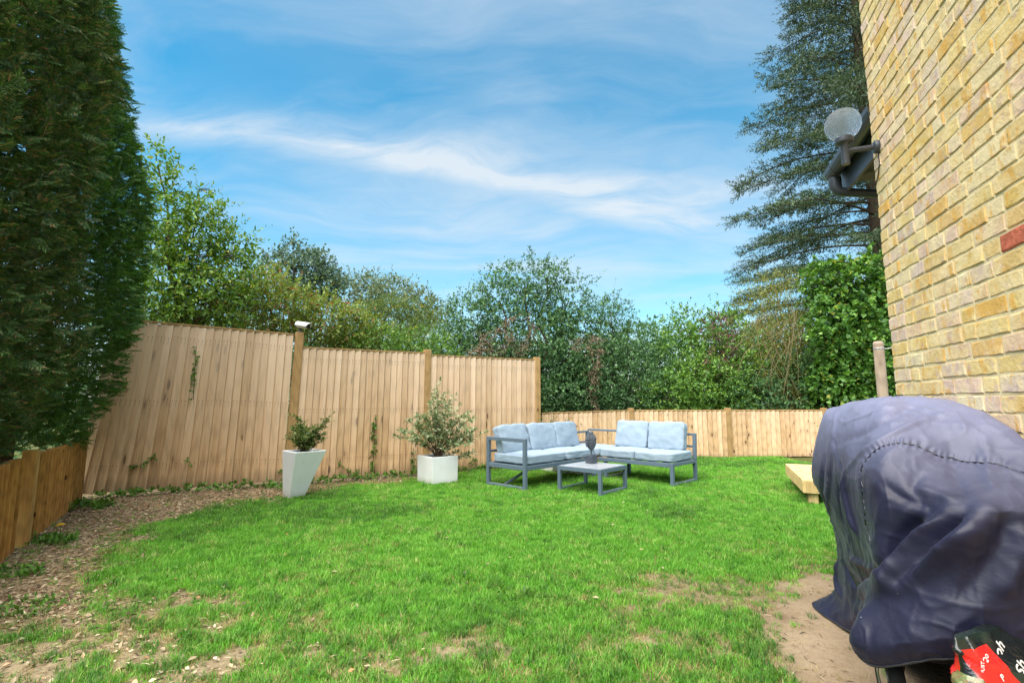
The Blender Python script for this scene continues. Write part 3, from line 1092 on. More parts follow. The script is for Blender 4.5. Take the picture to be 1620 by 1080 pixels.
def build_barbecue():
    root = empty('covered_barbecue', BC)
    tag(root, 'barbecue under a navy weatherproof cover beside the brick wall', 'barbecue')
    # columns: near end, near front corner (2), front near, front middle, far front corner, far end, far back, back, near back, near end back
    lv = [
        [(-.02, 0, 1.118), (-.02, .01, 1.118), (-.03, .015, 1.118), (-.045, .016, 1.118), (-.06, .015, 1.118), (-.09, .01, 1.118), (-.1, 0, 1.118), (-.09, -.01, 1.118), (-.06, -.015, 1.118), (-.03, -.015, 1.118), (-.02, -.01, 1.118)],
        [(.13, 0, 1.075), (.13, .07, 1.07), (.08, .10, 1.08), (.0, .108, 1.085), (-.07, .11, 1.095), (-.29, .09, 1.098), (-.31, 0, 1.10), (-.27, -.1, 1.09), (-.07, -.12, 1.11), (.13, -.12, 1.10), (.16, -.06, 1.09)],
        [(.32, 0, .985), (.31, .12, .965), (.25, .17, .965), (.10, .178, .985), (-.07, .18, 1.02), (-.45, .15, 1.06), (-.47, 0, 1.065), (-.44, -.18, 1.0), (-.07, -.2, 1.06), (.30, -.19, 1.035), (.34, -.1, 1.01)],
        [(.43, 0, .868), (.42, .18, .862), (.36, .243, .84), (.17, .247, .84), (-.05, .25, .86), (-.49, .20, 1.02), (-.51, 0, .99), (-.48, -.21, .93), (-.05, -.225, .95), (.43, -.225, .945), (.46, -.11, .90)],
        [(.66, .04, .775), (.50, .20, .72), (.40, .262, .70), (.18, .262, .70), (-.05, .262, .70), (-.51, .268, .72), (-.58, 0, .75), (-.5, -.22, .7), (-.05, -.225, .7), (.66, -.22, .775), (.68, -.1, .78)],
        [(.695, .075, .715), (.50, .205, .60), (.41, .262, .58), (.20, .252, .57), (-.05, .248, .55), (-.475, .225, .56), (-.56, 0, .6), (-.5, -.22, .56), (-.05, -.225, .55), (.69, -.22, .715), (.71, -.09, .72)],
        [(.70, .13, .50), (.54, .265, .43), (.44, .295, .42), (.22, .225, .40), (-.05, .222, .38), (-.462, .185, .38), (-.55, 0, .4), (-.5, -.22, .4), (-.05, -.225, .38), (.68, -.22, .52), (.71, -.05, .51)],
        [(.69, .18, .35), (.57, .345, .275), (.47, .385, .255), (.25, .185, .22), (-.05, .20, .18), (-.48, .205, .13), (-.55, 0, .2), (-.5, -.22, .2), (-.05, -.225, .2), (.66, -.22, .40), (.70, -.03, .37)],
        [(.66, .17, .285), (.54, .33, .185), (.43, .355, .185), (.25, .16, .09), (-.08, .19, .03), (-.53, .31, .012), (-.58, 0, .03), (-.5, -.22, .04), (-.05, -.225, .05), (.63, -.22, .34), (.67, -.03, .30)],
    ]
    NC = 11
    C = np.array(lv)
    NV, NU = 190, 340
    def cr(P, t, closed):
        n = len(P)
        i = np.floor(t).astype(int); f = (t - i)[:, None, None]
        g = (lambda k: P[k % n]) if closed else (lambda k: P[np.clip(k, 0, n - 1)])
        p0, p1, p2, p3 = g(i - 1), g(i), g(i + 1), g(i + 2)
        return 0.5 * (2 * p1 + (p2 - p0) * f + (2 * p0 - 5 * p1 + 4 * p2 - p3) * f ** 2 + (3 * p1 - p0 - 3 * p2 + p3) * f ** 3)
    rows = cr(C, np.linspace(0, len(lv) - 1 - 1e-6, NV), False)            # NV,10,3
    surf = cr(np.transpose(rows, (1, 0, 2)), np.linspace(0, NC - NC / NU, NU), True)   # NU,NV,3
    S = np.transpose(surf, (1, 0, 2))                                        # NV,NU,3
    def normals(S):
        du = np.roll(S, -1, 1) - np.roll(S, 1, 1)
        dv = np.gradient(S, axis=0)
        return unit(np.cross(du, dv))
    ax = np.array([BA[:], BB[:], (0, 0, 1)])
    def world(S): return S @ ax + np.array(BC[:])
    Nn = normals(S)
    if (Nn[60, :, :2] * S[60, :, :2]).sum() < 0: Nn = -Nn
    Wd = world(S).reshape(-1, 3)
    Nw = (Nn @ ax).reshape(-1, 3)
    facing = ((np.array([0, 0, CAMZ]) - Wd) * Nw).sum(1) > 0
    c, s = math.cos(PITCH), math.sin(PITCH)
    def proj(Wd):
        z = Wd[:, 2] - CAMZ
        dep = Wd[:, 1] * c + z * s
        return np.c_[CX + FPX * Wd[:, 0] / dep, CY - FPX * (-Wd[:, 1] * s + z * c) / dep]
    PX = proj(Wd)
    def to_surface(poly, Wd, PX, facing, step=6):
        """points of the cover under a drawn line"""
        pts = []
        for (x0, y0), (x1, y1) in zip(poly[:-1], poly[1:]):
            m = max(2, int(math.hypot(x1 - x0, y1 - y0) / step))
            pts += [(x0 + (x1 - x0) * k / m, y0 + (y1 - y0) * k / m) for k in range(m)]
        pts.append(poly[-1])
        idx = np.where(facing)[0]
        return np.array([Wd[idx[np.argmin(((PX[idx] - p) ** 2).sum(1))]] for p in pts])
    folds = [
        ([(1505, 806), (1470, 842), (1430, 888), (1390, 930), (1356, 966)], 0.050, 0.028),
        ([(1564, 806), (1540, 838), (1490, 878), (1440, 910), (1395, 945), (1345, 985)], 0.062, 0.034),
        ([(1532, 812), (1500, 850), (1452, 900), (1410, 938)], -0.048, 0.020),
        ([(1470, 812), (1430, 850), (1395, 895), (1370, 930)], -0.036, 0.026),
        ([(1323, 652), (1316, 720), (1312, 780), (1310, 835)], 0.014, 0.010),
        ([(1306, 700), (1300, 760), (1304, 820)], -0.016, 0.016),
        ([(1336, 748), (1360, 722), (1400, 695), (1450, 670), (1500, 652)], 0.016, 0.014),
        ([(1330, 700), (1380, 680), (1420, 655), (1450, 640)], -0.010, 0.02),
        ([(1336, 748), (1340, 790), (1352, 830), (1360, 850)], 0.020, 0.012),
        ([(1326, 760), (1330, 810), (1345, 850)], -0.016, 0.014),
        ([(1318, 690), (1328, 735), (1336, 748)], -0.008, 0.010),
        ([(1335, 890), (1350, 920), (1372, 945)], -0.045, 0.020),
        ([(1322, 880), (1320, 920), (1335, 950)], 0.020, 0.014),
        ([(1345, 880), (1370, 895), (1400, 910)], 0.018, 0.014),
        ([(1440, 770), (1480, 780), (1500, 790), (1520, 796)], 0.012, 0.016),
        ([(1460, 740), (1440, 770), (1470, 800)], -0.014, 0.022),
        ([(1390, 760), (1430, 790), (1480, 806)], -0.012, 0.018),
        ([(1500, 690), (1512, 760), (1530, 790)], -0.006, 0.02),
        ([(1560, 680), (1565, 740), (1575, 785)], 0.006, 0.02),
        ([(1380, 650), (1440, 640), (1500, 660)], 0.006, 0.012),
        ([(1330, 670), (1380, 655), (1430, 632)], 0.006, 0.008),
        ([(1600, 800), (1590, 850), (1560, 900), (1500, 960)], -0.02, 0.035),
        ([(1620, 820), (1615, 880), (1580, 950)], 0.02, 0.03),
    ]
    D = np.zeros(len(Wd))
    for poly, amp, wd in folds:
        Q = to_surface(poly, Wd, PX, facing)
        for it in range(8):
            Q[1:-1] = (Q[:-2] + 2 * Q[1:-1] + Q[2:]) / 4
        n = len(Q)
        best = np.full(len(Wd), 1e9); tt = np.zeros(len(Wd))
        for k in range(n - 1):
            a, b = Q[k], Q[k + 1]
            ab = b - a; L2 = ab @ ab + 1e-12
            t = np.clip(((Wd - a) @ ab) / L2, 0, 1)
            d2 = ((Wd - a - t[:, None] * ab) ** 2).sum(1)
            m = d2 < best
            best[m] = d2[m]; tt[m] = (k + t[m]) / (n - 1)
        env = np.clip(np.minimum(tt, 1 - tt) / 0.22, 0.0, 1)
        env = env * env * (3 - 2 * env) * 0.8 + 0.2
        dd = np.sqrt(best) / wd
        D += amp * env * np.exp(-dd ** 2)
    # soft irregular draping
    Pn = S.reshape(-1, 3)
    low = np.clip((0.8 - Pn[:, 2]) / 0.5, 0, 1)
    D += (fbm(Pn * np.array([7, 7, 3.0]), 3, 4) - 0.5) * (0.004 + 0.007 * low)
    rg = fbm(Pn * np.array([6, 9, 5.0]), 2, 14)
    D += (1 - np.abs(rg - 0.5) * 2) ** 8 * 0.004 - 0.002
    for k_, (sc_a, am, pw) in enumerate((((9, 9, 5.0), 0.007, 9), ((5, 8, 13.0), 0.005, 9), ((18, 18, 9.0), 0.002, 7))):
        rn = fbm(Pn * np.array(sc_a) + 3.1 * k_, 2, 40 + k_)
        D += (1 - np.abs(rn - 0.5) * 2) ** pw * am * (0.5 + 0.5 * low)
    # puckers along the stitched seam
    seam = [(1625, 750), (1600, 741), (1580, 733), (1530, 730), (1485, 721), (1455, 705), (1420, 699), (1395, 705), (1375, 720), (1362, 740), (1366, 790), (1370, 830), (1378, 862)]
    Q = to_surface(seam, Wd, PX, facing)
    for it in range(4):
        Q[1:-1] = (Q[:-2] + 2 * Q[1:-1] + Q[2:]) / 4
    best = np.full(len(Wd), 1e9); ar = np.zeros(len(Wd)); acc = 0.0
    for a, b in zip(Q[:-1], Q[1:]):
        ab = b - a; L2 = ab @ ab + 1e-12
        t = np.clip(((Wd - a) @ ab) / L2, 0, 1)
        d2 = ((Wd - a - t[:, None] * ab) ** 2).sum(1)
        m_ = d2 < best
        best[m_] = d2[m_]; ar[m_] = acc + t[m_] * math.sqrt(L2)
        acc += math.sqrt(L2)
    sd = np.sqrt(best)
    ph = ar / 0.021 * 2 * PI + 2.5 * np.sin(ar * 31.0)
    D += 0.0035 * np.sin(ph) * np.exp(-(sd / 0.022) ** 2) - 0.006 * np.exp(-(sd / 0.006) ** 2)
    S2 = S + Nn * D.reshape(NV, NU)[:, :, None]
    # keep the hem above the ground and the back off the wall
    S2[:, :, 2] = np.maximum(S2[:, :, 2], 0.008)
    S2[:, :, 1] = np.maximum(S2[:, :, 1], -0.232)
    V = S2.reshape(-1, 3)
    W2 = world(S2).reshape(-1, 3)
    idx = np.arange(NV * NU).reshape(NV, NU)
    Fq = np.stack([idx[:-1], np.roll(idx[:-1], -1, 1), np.roll(idx[1:], -1, 1), idx[1:]], -1).reshape(-1, 4)
    m, nt, b, out = new_mat('navy_cover_fabric')
    tc = nt.node('ShaderNodeTexCoord').outputs['Object']
    n1 = nt.noise(tc, 5, 4, 0.55, 0.5)
    n2 = nt.noise(nt.mapping(tc, scale=(1, 1, 1.6)), 22, 4, 0.6, 1.0)
    n3 = nt.noise(tc, 400, 2, 0.5)
    mottle = nt.noise(tc, 3.2, 5, 0.65)
    cc = nt.mix(nt.mrange(n1, 0.3, 0.7), (0.009, 0.010, 0.025), (0.015, 0.015, 0.038))
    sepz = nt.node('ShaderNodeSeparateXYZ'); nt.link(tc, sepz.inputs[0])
    top_glare = nt.mrange(nt.math('ADD', sepz.outputs[2], nt.math('MULTIPLY', nt.math('SUBTRACT', mottle, 0.5), 0.30)), 0.74, 1.14)
    cc = nt.mix(top_glare, cc, (0.195, 0.20, 0.30))  # pale sky glare on the upper cover, painted into its colour by height
    sp = nt.mrange(nt.noise(tc, 90, 1), 0.80, 0.83)
    cc = nt.mix(sp, cc, (0.3, 0.3, 0.32))
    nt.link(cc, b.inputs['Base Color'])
    nt.link(nt.mrange(mottle, 0.3, 0.7, 0.40, 0.54), b.inputs['Roughness'])
    b.inputs['Specular IOR Level'].default_value = 0.34
    b.inputs['Sheen Weight'].default_value = 0.08
    b.inputs['Sheen Roughness'].default_value = 0.35
    b.inputs['Sheen Tint'].default_value = (0.75, 0.75, 1.0, 1)
    nt.link(nt.bump(nt.math('ADD', nt.math('ADD', n1, nt.math('MULTIPLY', n2, 0.2)), nt.math('MULTIPLY', n3, 0.03)), 0.18, 0.03), b.inputs['Normal'])
    R3 = Matrix((( BA.x, BB.x, 0), (BA.y, BB.y, 0), (0, 0, 1)))
    root.rotation_euler = (0, 0, math.atan2(BA.y, BA.x))      # local x = BA, local y = its left
    # BA x z: local y must be BB up to sign
    sgn = 1 if Vector((-BA.y, BA.x, 0)).dot(BB) > 0 else -1
    V = V * np.array([1, sgn, 1])
    if sgn < 0: Fq = Fq[:, ::-1]
    me = fast_mesh('cover', V, Fq, True)
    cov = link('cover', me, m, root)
    # outward normals
    bm = bmesh.new(); bm.from_mesh(me)
    bmesh.ops.recalc_face_normals(bm, faces=bm.faces[:])
    bm.to_mesh(me); bm.free()
    sol = cov.modifiers.new('thickness', 'SOLIDIFY'); sol.thickness = 0.003; sol.offset = -1
    # seam stitching
    PX2 = proj(W2)
    Q = to_surface(seam, W2, PX2, facing, 5)
    inv = Matrix.LocRotScale(root.location, root.rotation_euler, None).inverted()
    q = [inv @ Vector(p) for p in Q]
    # smooth
    q = [q[0]] + [(q[i - 1] + q[i] * 2 + q[i + 1]) / 4 for i in range(1, len(q) - 1)] + [q[-1]]
    camloc = inv @ Vector((0, 0, CAMZ))
    q = [p + (camloc - p).normalized() * 0.0015 + Vector((random.uniform(-1, 1), random.uniform(-1, 1), random.uniform(-1, 1))) * 0.0012 for p in q]
    MB().tube(q, 0.0021, 6).build('seam', M['black'], cov)
    MB().tube([Vector(V.reshape(NV, NU, 3)[-1, k % NU]) for k in range(0, NU + 1, 2)], 0.004, 5).build('hem', M['dark_plastic'], cov, smooth=True)
    # barbecue cart below
    L = lambda a, b, z: Vector((a, sgn * b, z))
    def lbox(a0, a1, b0, b1, z0, z1):
        y0, y1 = sorted((sgn * b0, sgn * b1))
        return MB().box(a0, a1, y0, y1, z0, z1)
    lbox(-0.42, 0.40, -0.19, 0.20, 0.16, 0.70).build('cabinet', M['dark_plastic'], root, bevel=0.01)
    lbox(-0.40, 0.36, -0.18, 0.16, 0.70, 0.84).build('firebox', M['dark_plastic'], root, bevel=0.03)
    lbox(0.42, 0.58, -0.19, 0.05, 0.70, 0.73).build('side_shelf', M['dark_plastic'], root, bevel=0.005)
    for a, bb in ((0.40, 0.255), (0.40, -0.17), (-0.36, 0.12), (-0.36, -0.15)):
        Tm = Matrix.Translation(L(a, bb, 0.095)) @ Matrix.Rotation(PI / 2, 4, 'X')
        w = MB().lathe([(0.058, -0.022), (0.085, -0.024), (0.092, -0.016), (0.094, 0.0), (0.092, 0.016), (0.085, 0.024), (0.058, 0.022)], 32, Tm).build('tyre', M['rubber'], root, smooth=True)
        w.name = 'wheel'
        MB().lathe([(0.012, -0.03), (0.02, -0.028), (0.05, -0.020), (0.0585, -0.0255), (0.0585, 0.0255), (0.05, 0.020), (0.02, 0.028), (0.012, 0.03)], 28, Tm).build('rim', M['steel'], w, smooth=True)
        MB().tube([L(a, bb - (0.03 if bb > 0 else -0.03), 0.095), L(a, bb - (0.06 if bb > 0 else -0.06), 0.25)], 0.012, 8).build('axle_bracket', M['dark_plastic'], root)


build_barbecue()


def text_mesh(body, size, shear=0.0):
    cu = bpy.data.curves.new('txt', 'FONT')
    cu.body = body
    cu.size = size
    cu.shear = shear
    cu.extrude = 0.0004
    cu.offset = size * 0.012
    cu.align_x = 'CENTER'; cu.align_y = 'CENTER'
    o = bpy.data.objects.new('txt', cu)
    col.objects.link(o)
    bpy.context.view_layer.update()
    me = bpy.data.meshes.new_from_object(o.evaluated_get(bpy.context.evaluated_depsgraph_get()))
    bpy.data.objects.remove(o)
    return me


def build_bag():
    c = Vector((1.505, 1.575, 0))
    root = empty('charcoal_bag', c, R(24))
    tag(root, 'crumpled glossy red and black charcoal bag at the foot of the barbecue', 'bag')
    NU, NV = 90, 70
    w, t, h = 0.46, 0.20, 0.42
    V = []
    for j in range(NV):
        v = j / (NV - 1)
        z = v * h
        th = t * (0.55 + 0.45 * math.sin(PI * min(1, 0.25 + v * 0.8))) * (1 - 0.75 * max(0, (v - 0.72) / 0.28) ** 1.6)
        ww = w * (1 - 0.10 * max(0, (v - 0.6) / 0.4) ** 2)
        for i in range(NU):
            a = 2 * PI * i / NU
            n = 3.0
            x = ww / 2 * math.copysign(abs(math.cos(a)) ** (2 / n), math.cos(a))
            y = th / 2 * math.copysign(abs(math.sin(a)) ** (2 / 2.3), math.sin(a))
            V.append((x, y, z))
    # closed top cap
    V = np.array(V)
    n_ = unit(V * np.array([1, 3, 0]) + 1e-6)
    rg = fbm(V * np.array([9, 6, 11.0]) + 5, 3, 8)
    crease = (1 - np.abs(rg - 0.5) * 2)
    edge = np.clip(np.minimum(V[:, 2], h) / 0.03, 0, 1)
    V = V + n_ * ((crease ** 5) * 0.022 - 0.012)[:, None] * edge[:, None]
    V[:, 1] += 0.10 * (V[:, 2] / h) ** 1.5       # leans back
    idx = np.arange(NU * NV).reshape(NV, NU)
    Fq = np.stack([idx[:-1], np.roll(idx[:-1], -1, 1), np.roll(idx[1:], -1, 1), idx[1:]], -1).reshape(-1, 4)
    me = fast_mesh('sack', V, Fq, True)
    bm = bmesh.new(); bm.from_mesh(me); bm.verts.ensure_lookup_table()
    bm.faces.new([bm.verts[i] for i in idx[-1]]); bm.faces.new([bm.verts[i] for i in idx[0][::-1]])
    bmesh.ops.recalc_face_normals(bm, faces=bm.faces[:])
    bm.to_mesh(me); bm.free()
    m, nt, b, out = new_mat('printed_plastic')
    tc = nt.node('ShaderNodeTexCoord').outputs['Object']
    sep = nt.node('ShaderNodeSeparateXYZ'); nt.link(tc, sep.inputs[0])
    x, z = sep.outputs[0], sep.outputs[2]
    wob = nt.math('MULTIPLY', nt.math('SUBTRACT', nt.noise(tc, 12, 2), 0.5), 0.03)
    def inside(x0, x1, z0, z1, s=0.0):
        xx = nt.math('ADD', nt.math('ADD', x, wob), nt.math('MULTIPLY', z, s))
        a = nt.math('MULTIPLY', nt.math('GREATER_THAN', xx, x0), nt.math('LESS_THAN', xx, x1))
        bq = nt.math('MULTIPLY', nt.math('GREATER_THAN', z, z0), nt.math('LESS_THAN', z, z1))
        return nt.math('MULTIPLY', a, bq)
    cblk = nt.mix(nt.mrange(nt.noise(tc, 7, 3), 0.45, 0.6), (0.010, 0.012, 0.012), (0.011, 0.026, 0.019))
    c = nt.mix(inside(-0.205, -0.10, 0.272, 0.395, 0.0), cblk, (0.62, 0.018, 0.014))
    c = nt.mix(inside(-0.125, 0.26, -0.1, 0.245, 0.0), c, (0.55, 0.012, 0.010))
    pic = nt.ramp(nt.noise(nt.mapping(tc, scale=(60, 20, 22)), 1, 3, 0.6, 2.0), [(0.3, (0.02, 0.02, 0.01)), (0.45, (0.22, 0.16, 0.07)), (0.55, (0.10, 0.16, 0.05)), (0.65, (0.4, 0.33, 0.18))])
    c = nt.mix(inside(-0.4, -0.198, -0.1, 0.335, 0.0), c, pic)
    nt.link(c, b.inputs['Base Color'])
    b.inputs['Roughness'].default_value = 0.18
    b.inputs['Specular IOR Level'].default_value = 0.6
    nt.link(nt.bump(nt.noise(tc, 26, 3, 0.5, 1.0), 0.35, 0.02), b.inputs['Normal'])
    sack = link('sack', me, m, root)
    white = plain_mat('white_print', (0.8, 0.8, 0.8), 0.3, var=0.02)
    vv = [v.co.copy() for v in me.vertices]
    def put(body, size, x, z, rot, shear=0.0):
        best = min((v for v in vv if v.y < 0.09 * (v.z / h) ** 1.5 + 0.0), key=lambda v: (v.x - x) ** 2 + (v.z - z) ** 2)
        o = link('lettering', text_mesh(body, size, shear), white, sack)
        o.rotation_euler = (R(72), R(rot), 0)
        o.location = (x, best.y - 0.006, z)
    put('JUST', 0.014, -0.186, 0.362, -80)
    put('P', 0.024, -0.150, 0.338, -12)
    put('c', 0.013, -0.172, 0.325, 0)
    put('Qo', 0.020, -0.160, 0.376, -60, 0.2)
    put('oh', 0.040, -0.082, 0.385, -50, 0.4)
    put('Sh', 0.042, -0.072, 0.350, -60, 0.4)
    put('o', 0.042, -0.078, 0.296, 0, 0.3)


build_bag()


# ------------------------------------------------------------------ garden furniture
def pillow(w, d, h, puff=0.02, n=16, seed=0, wrinkle=0.006):
    """soft box cushion w (x) by d (y) by h (z), origin bottom centre"""
    bm = bmesh.new()
    bmesh.ops.create_cube(bm, size=1.0)
    bmesh.ops.subdivide_edges(bm, edges=bm.edges[:], cuts=n, use_grid_fill=True)
    co = np.array([v.co[:] for v in bm.verts]) * 2
    q = np.abs(co)
    p = 11.0
    r = (q ** p).sum(1) ** (1 / p)
    co = co / r[:, None] * np.max(q, axis=1)[:, None]
    u, v, z = co[:, 0], co[:, 1], co[:, 2]
    dims = [w, d, h]
    thin = int(np.argmin(dims))
    oth = [i for i in range(3) if i != thin]
    bulge = (1 - co[:, oth[0]] ** 2).clip(0) * (1 - co[:, oth[1]] ** 2).clip(0)
    P = co * np.array(dims) / 2
    P[:, thin] += np.sign(co[:, thin]) * bulge * puff
    nz = fbm(P * 11 + seed * 3.3, 3, seed) - 0.5
    rg = (1 - np.abs(fbm(P * np.array([7, 7, 16]) + seed, 2, seed + 3) - 0.5) * 2) ** 5
    N = unit(co)
    P += N * (nz * wrinkle * 2 + rg * wrinkle - wrinkle * 0.5)[:, None]
    # piping ridge at the mid-line of the thin axis
    P[:, 2] += h / 2
    for vv, c in zip(bm.verts, P):
        vv.co = c
    for f in bm.faces: f.smooth = True
    me = bpy.data.meshes.new('cushion')
    bm.to_mesh(me); bm.free()
    return me


def build_sofas():
    DEP = 0.70
    W_ = 0.045
    d1 = Vector((0.70, 0.714, 0)).normalized()
    F0 = Vector((0.16, 6.41, 0))
    # local frame: x along the seat (0 = near/left end), y backwards, front at y=0
    def corner_sofa():
        pass
    # ---- left unit
    L1 = 1.53 + DEP
    rl = empty('garden_sofa', F0, math.atan2(d1.y, d1.x))
    tag(rl, 'left slate metal sofa unit with an armrest frame and three blue back cushions', 'sofa', 'corner sofa units')
    SH, AH = 0.30, 0.63
    def B(p, q, w=W_, h=None): return MB().bar(p, q, w, h)
    h_ = W_ / 2
    # end frame with arm
    def part(mb, name, root, mat='metal', bev=0.003): return mb.build(name, M[mat], root, bevel=bev)
    part(B((h_, h_, 0.0), (h_, h_, AH)), 'leg', rl)
    part(B((h_, DEP - h_, 0.0), (h_, DEP - h_, AH)), 'leg', rl)
    part(B((h_, W_ + .001, AH - h_), (h_, DEP - W_ - .001, AH - h_)), 'armrest', rl)
    part(B((h_, W_ + .001, h_), (h_, DEP - W_ - .001, h_)), 'runner', rl)
    # seat frame
    part(B((W_ + .001, h_, SH - 0.028), (L1 - DEP - 0.002, h_, SH - 0.028), 0.04, 0.055), 'seat_rail', rl)
    part(B((W_ + .001, DEP - h_, SH - 0.028), (L1 - .002, DEP - h_, SH - 0.028), 0.04, 0.055), 'seat_rail', rl)
    part(B((h_, W_ + .001, SH - 0.028), (h_, DEP - W_ - .001, SH - 0.028), 0.04, 0.055), 'seat_rail', rl)
    for k in range(9):
        x = 0.16 + k * 0.215
        part(B((x, W_ + .002, SH - 0.012), (x, DEP - W_ - .002, SH - 0.012), 0.06, 0.016), 'slat', rl, bev=0.0)
    # back legs / inner corner legs
    part(B((L1 - DEP - 0.03, 0.03 + h_, 0.0), (L1 - DEP - 0.03, 0.03 + h_, SH - 0.06)), 'leg', rl)
    part(B((L1 - h_, DEP - h_, 0.0), (L1 - h_, DEP - h_, 0.62)), 'leg', rl)
    part(B((L1 - DEP - 0.03, W_ + 0.035, h_), (L1 - DEP - 0.03, DEP - W_ - .01, h_)), 'runner', rl)
    part(B((L1 - DEP - 0.03, DEP - h_, 0.0), (L1 - DEP - 0.03, DEP - h_, SH - 0.06)), 'leg', rl)
    # diagonal folded brace below
    part(B((0.10, 0.45, 0.03), (0.62, 0.40, SH - 0.075), 0.03), 'brace', rl)
    part(MB().box(0.55, 1.0, 0.36, 0.46, SH - 0.11, SH - 0.062), 'hinge_rail', rl, 'dark_plastic')
    # backrest rails
    part(B((W_ + .001, DEP - h_, 0.60), (L1 - W_ - .001, DEP - h_, 0.60), 0.03, 0.03), 'back_rail', rl)
    part(B((W_ + .001, DEP - h_, 0.44), (L1 - W_ - .001, DEP - h_, 0.44), 0.03, 0.03), 'back_rail', rl)
    def cushion(root, me, name, loc, rot):
        o = link(name, me, M['cushion'], root, loc)
        o.rotation_euler = rot
        return o
    cushion(rl, pillow(0.80, 0.62, 0.115, 0.012, seed=1), 'seat_cushion', (0.05 + 0.40, 0.33, SH + 0.006), (0, 0, 0))
    cushion(rl, pillow(0.66, 0.62, 0.115, 0.012, seed=2), 'seat_cushion', (0.86 + 0.33, 0.33, SH + 0.006), (0, 0, 0))
    cushion(rl, pillow(0.64, 0.64, 0.115, 0.012, seed=3), 'seat_cushion', (1.53 + 0.345, 0.345, SH + 0.006), (0, 0, 0))
    for k, (x, tilt) in enumerate(((0.36, -17), (0.93, -15), (1.46, -14))):
        cushion(rl, pillow(0.56, 0.13, 0.38, 0.018, seed=5 + k, wrinkle=0.009), 'back_cushion', (x, 0.51, SH + 0.105), (R(tilt), R(1.5 * (k - 1)), R((2, -2, 3)[k])))
    # ---- right unit: x from its right end going left, mirrored: build with x to the left-back
    d2 = Vector((0.714, -0.70, 0)).normalized()                # towards the right end
    I0 = F0 + d1 * 1.53                                         # inner corner
    L2 = 1.15
    rr = empty('garden_sofa', I0, math.atan2(d2.y, d2.x))
    tag(rr, 'right slate metal sofa unit with an open end and two blue back cushions', 'sofa', 'corner sofa units')
    # local x towards right end, local y (left of x) = away from camera
    x0 = 0.006
    part(B((x0, h_, SH - 0.028), (L2 - W_ - .001, h_, SH - 0.028), 0.04, 0.055), 'seat_rail', rr)
    part(B((x0, DEP - h_, SH - 0.028), (L2 - W_ - .001, DEP - h_, SH - 0.028), 0.04, 0.055), 'seat_rail', rr)
    for k in range(5):
        x = 0.12 + k * 0.215
        part(B((x, W_ + .002, SH - 0.012), (x, DEP - W_ - .002, SH - 0.012), 0.06, 0.016), 'slat', rr, bev=0.0)
    part(B((L2 - h_, h_, 0), (L2 - h_, h_, SH)), 'leg', rr)
    part(B((L2 - h_, DEP - h_, 0), (L2 - h_, DEP - h_, SH)), 'leg', rr)
    part(B((L2 - h_, W_ + .001, h_), (L2 - h_, DEP - W_ - .001, h_)), 'runner', rr)
    part(B((L2 - h_, W_ + .001, SH - h_), (L2 - h_, DEP - W_ - .001, SH - h_)), 'end_rail', rr)
    part(B((0.10, h_ + 0.02, 0), (0.10, h_ + 0.02, SH - 0.06)), 'leg', rr)
    part(B((0.10, DEP - h_ - .02, 0), (0.10, DEP - h_ - .02, SH - 0.06)), 'leg', rr)
    part(B((0.10, W_ + .03, h_), (0.10, DEP - W_ - .03, h_)), 'runner', rr)
    part(B((L2 - h_, DEP - h_, SH + .002), (L2 - h_, DEP - h_ + 0.03, 0.65), 0.045, 0.045), 'back_post', rr)
    part(B((-DEP + 0.03, DEP + 0.004, 0.632), (L2 - W_ - .001, DEP + 0.004, 0.632), 0.03, 0.03), 'back_rail', rr)
    part(B((x0, DEP - 0.004, 0.47), (L2 - W_ - .001, DEP - 0.004, 0.47), 0.03, 0.03), 'back_rail', rr)
    cushion(rr, pillow(0.56, 0.64, 0.115, 0.012, seed=11), 'seat_cushion', (0.285, 0.33, SH + 0.006), (0, 0, 0))
    cushion(rr, pillow(0.56, 0.64, 0.115, 0.012, seed=12), 'seat_cushion', (0.85, 0.325, SH + 0.006), (0, 0, R(1)))
    for k, x in enumerate((0.23, 0.79)):
        cushion(rr, pillow(0.545, 0.13, 0.40, 0.018, seed=21 + k, wrinkle=0.009), 'back_cushion', (x, 0.53, SH + 0.105), (R(-13), R((1, -1)[k]), R((-2, 1)[k])))


build_sofas()


def build_table():
    f = Vector((1.025, 6.08, 0))
    d = Vector((0.66, 0.751, 0)).normalized()
    root = empty('coffee_table', f, math.atan2(d.y, d.x))
    S, Hh, w = 0.62, 0.30, 0.042
    tag(root, 'low square slate metal coffee table with a pale top before the sofas', 'table')
    h_ = w / 2
    for x in (h_, S - h_):
        for y in (h_, S - h_):
            MB().bar((x, y, 0), (x, y, Hh - 0.045), w).build('leg', M['metal'], root, bevel=0.003)
    for y in (h_, S - h_):
        MB().bar((w + .001, y, h_), (S - w - .001, y, h_), w).build('runner', M['metal'], root, bevel=0.003)
    fr = MB()
    fr.box(0, S, 0, w, Hh - 0.044, Hh)
    fr.box(0, S, S - w, S, Hh - 0.044, Hh)
    fr.box(0, w, w + .0005, S - w - .0005, Hh - 0.044, Hh)
    fr.box(S - w, S, w + .0005, S - w - .0005, Hh - 0.044, Hh)
    fr.build('top_frame', M['metal'], root)
    MB().box(w * 0.45, S - w * 0.45, w * 0.45, S - w * 0.45, Hh + 0.001, Hh + 0.006).build('table_top', M['table_top'], root, bevel=0.001)
    return f + d * 0.33 + Vector((-d.y, d.x, 0)) * 0.33, Hh + 0.006


TC, TH = build_table()


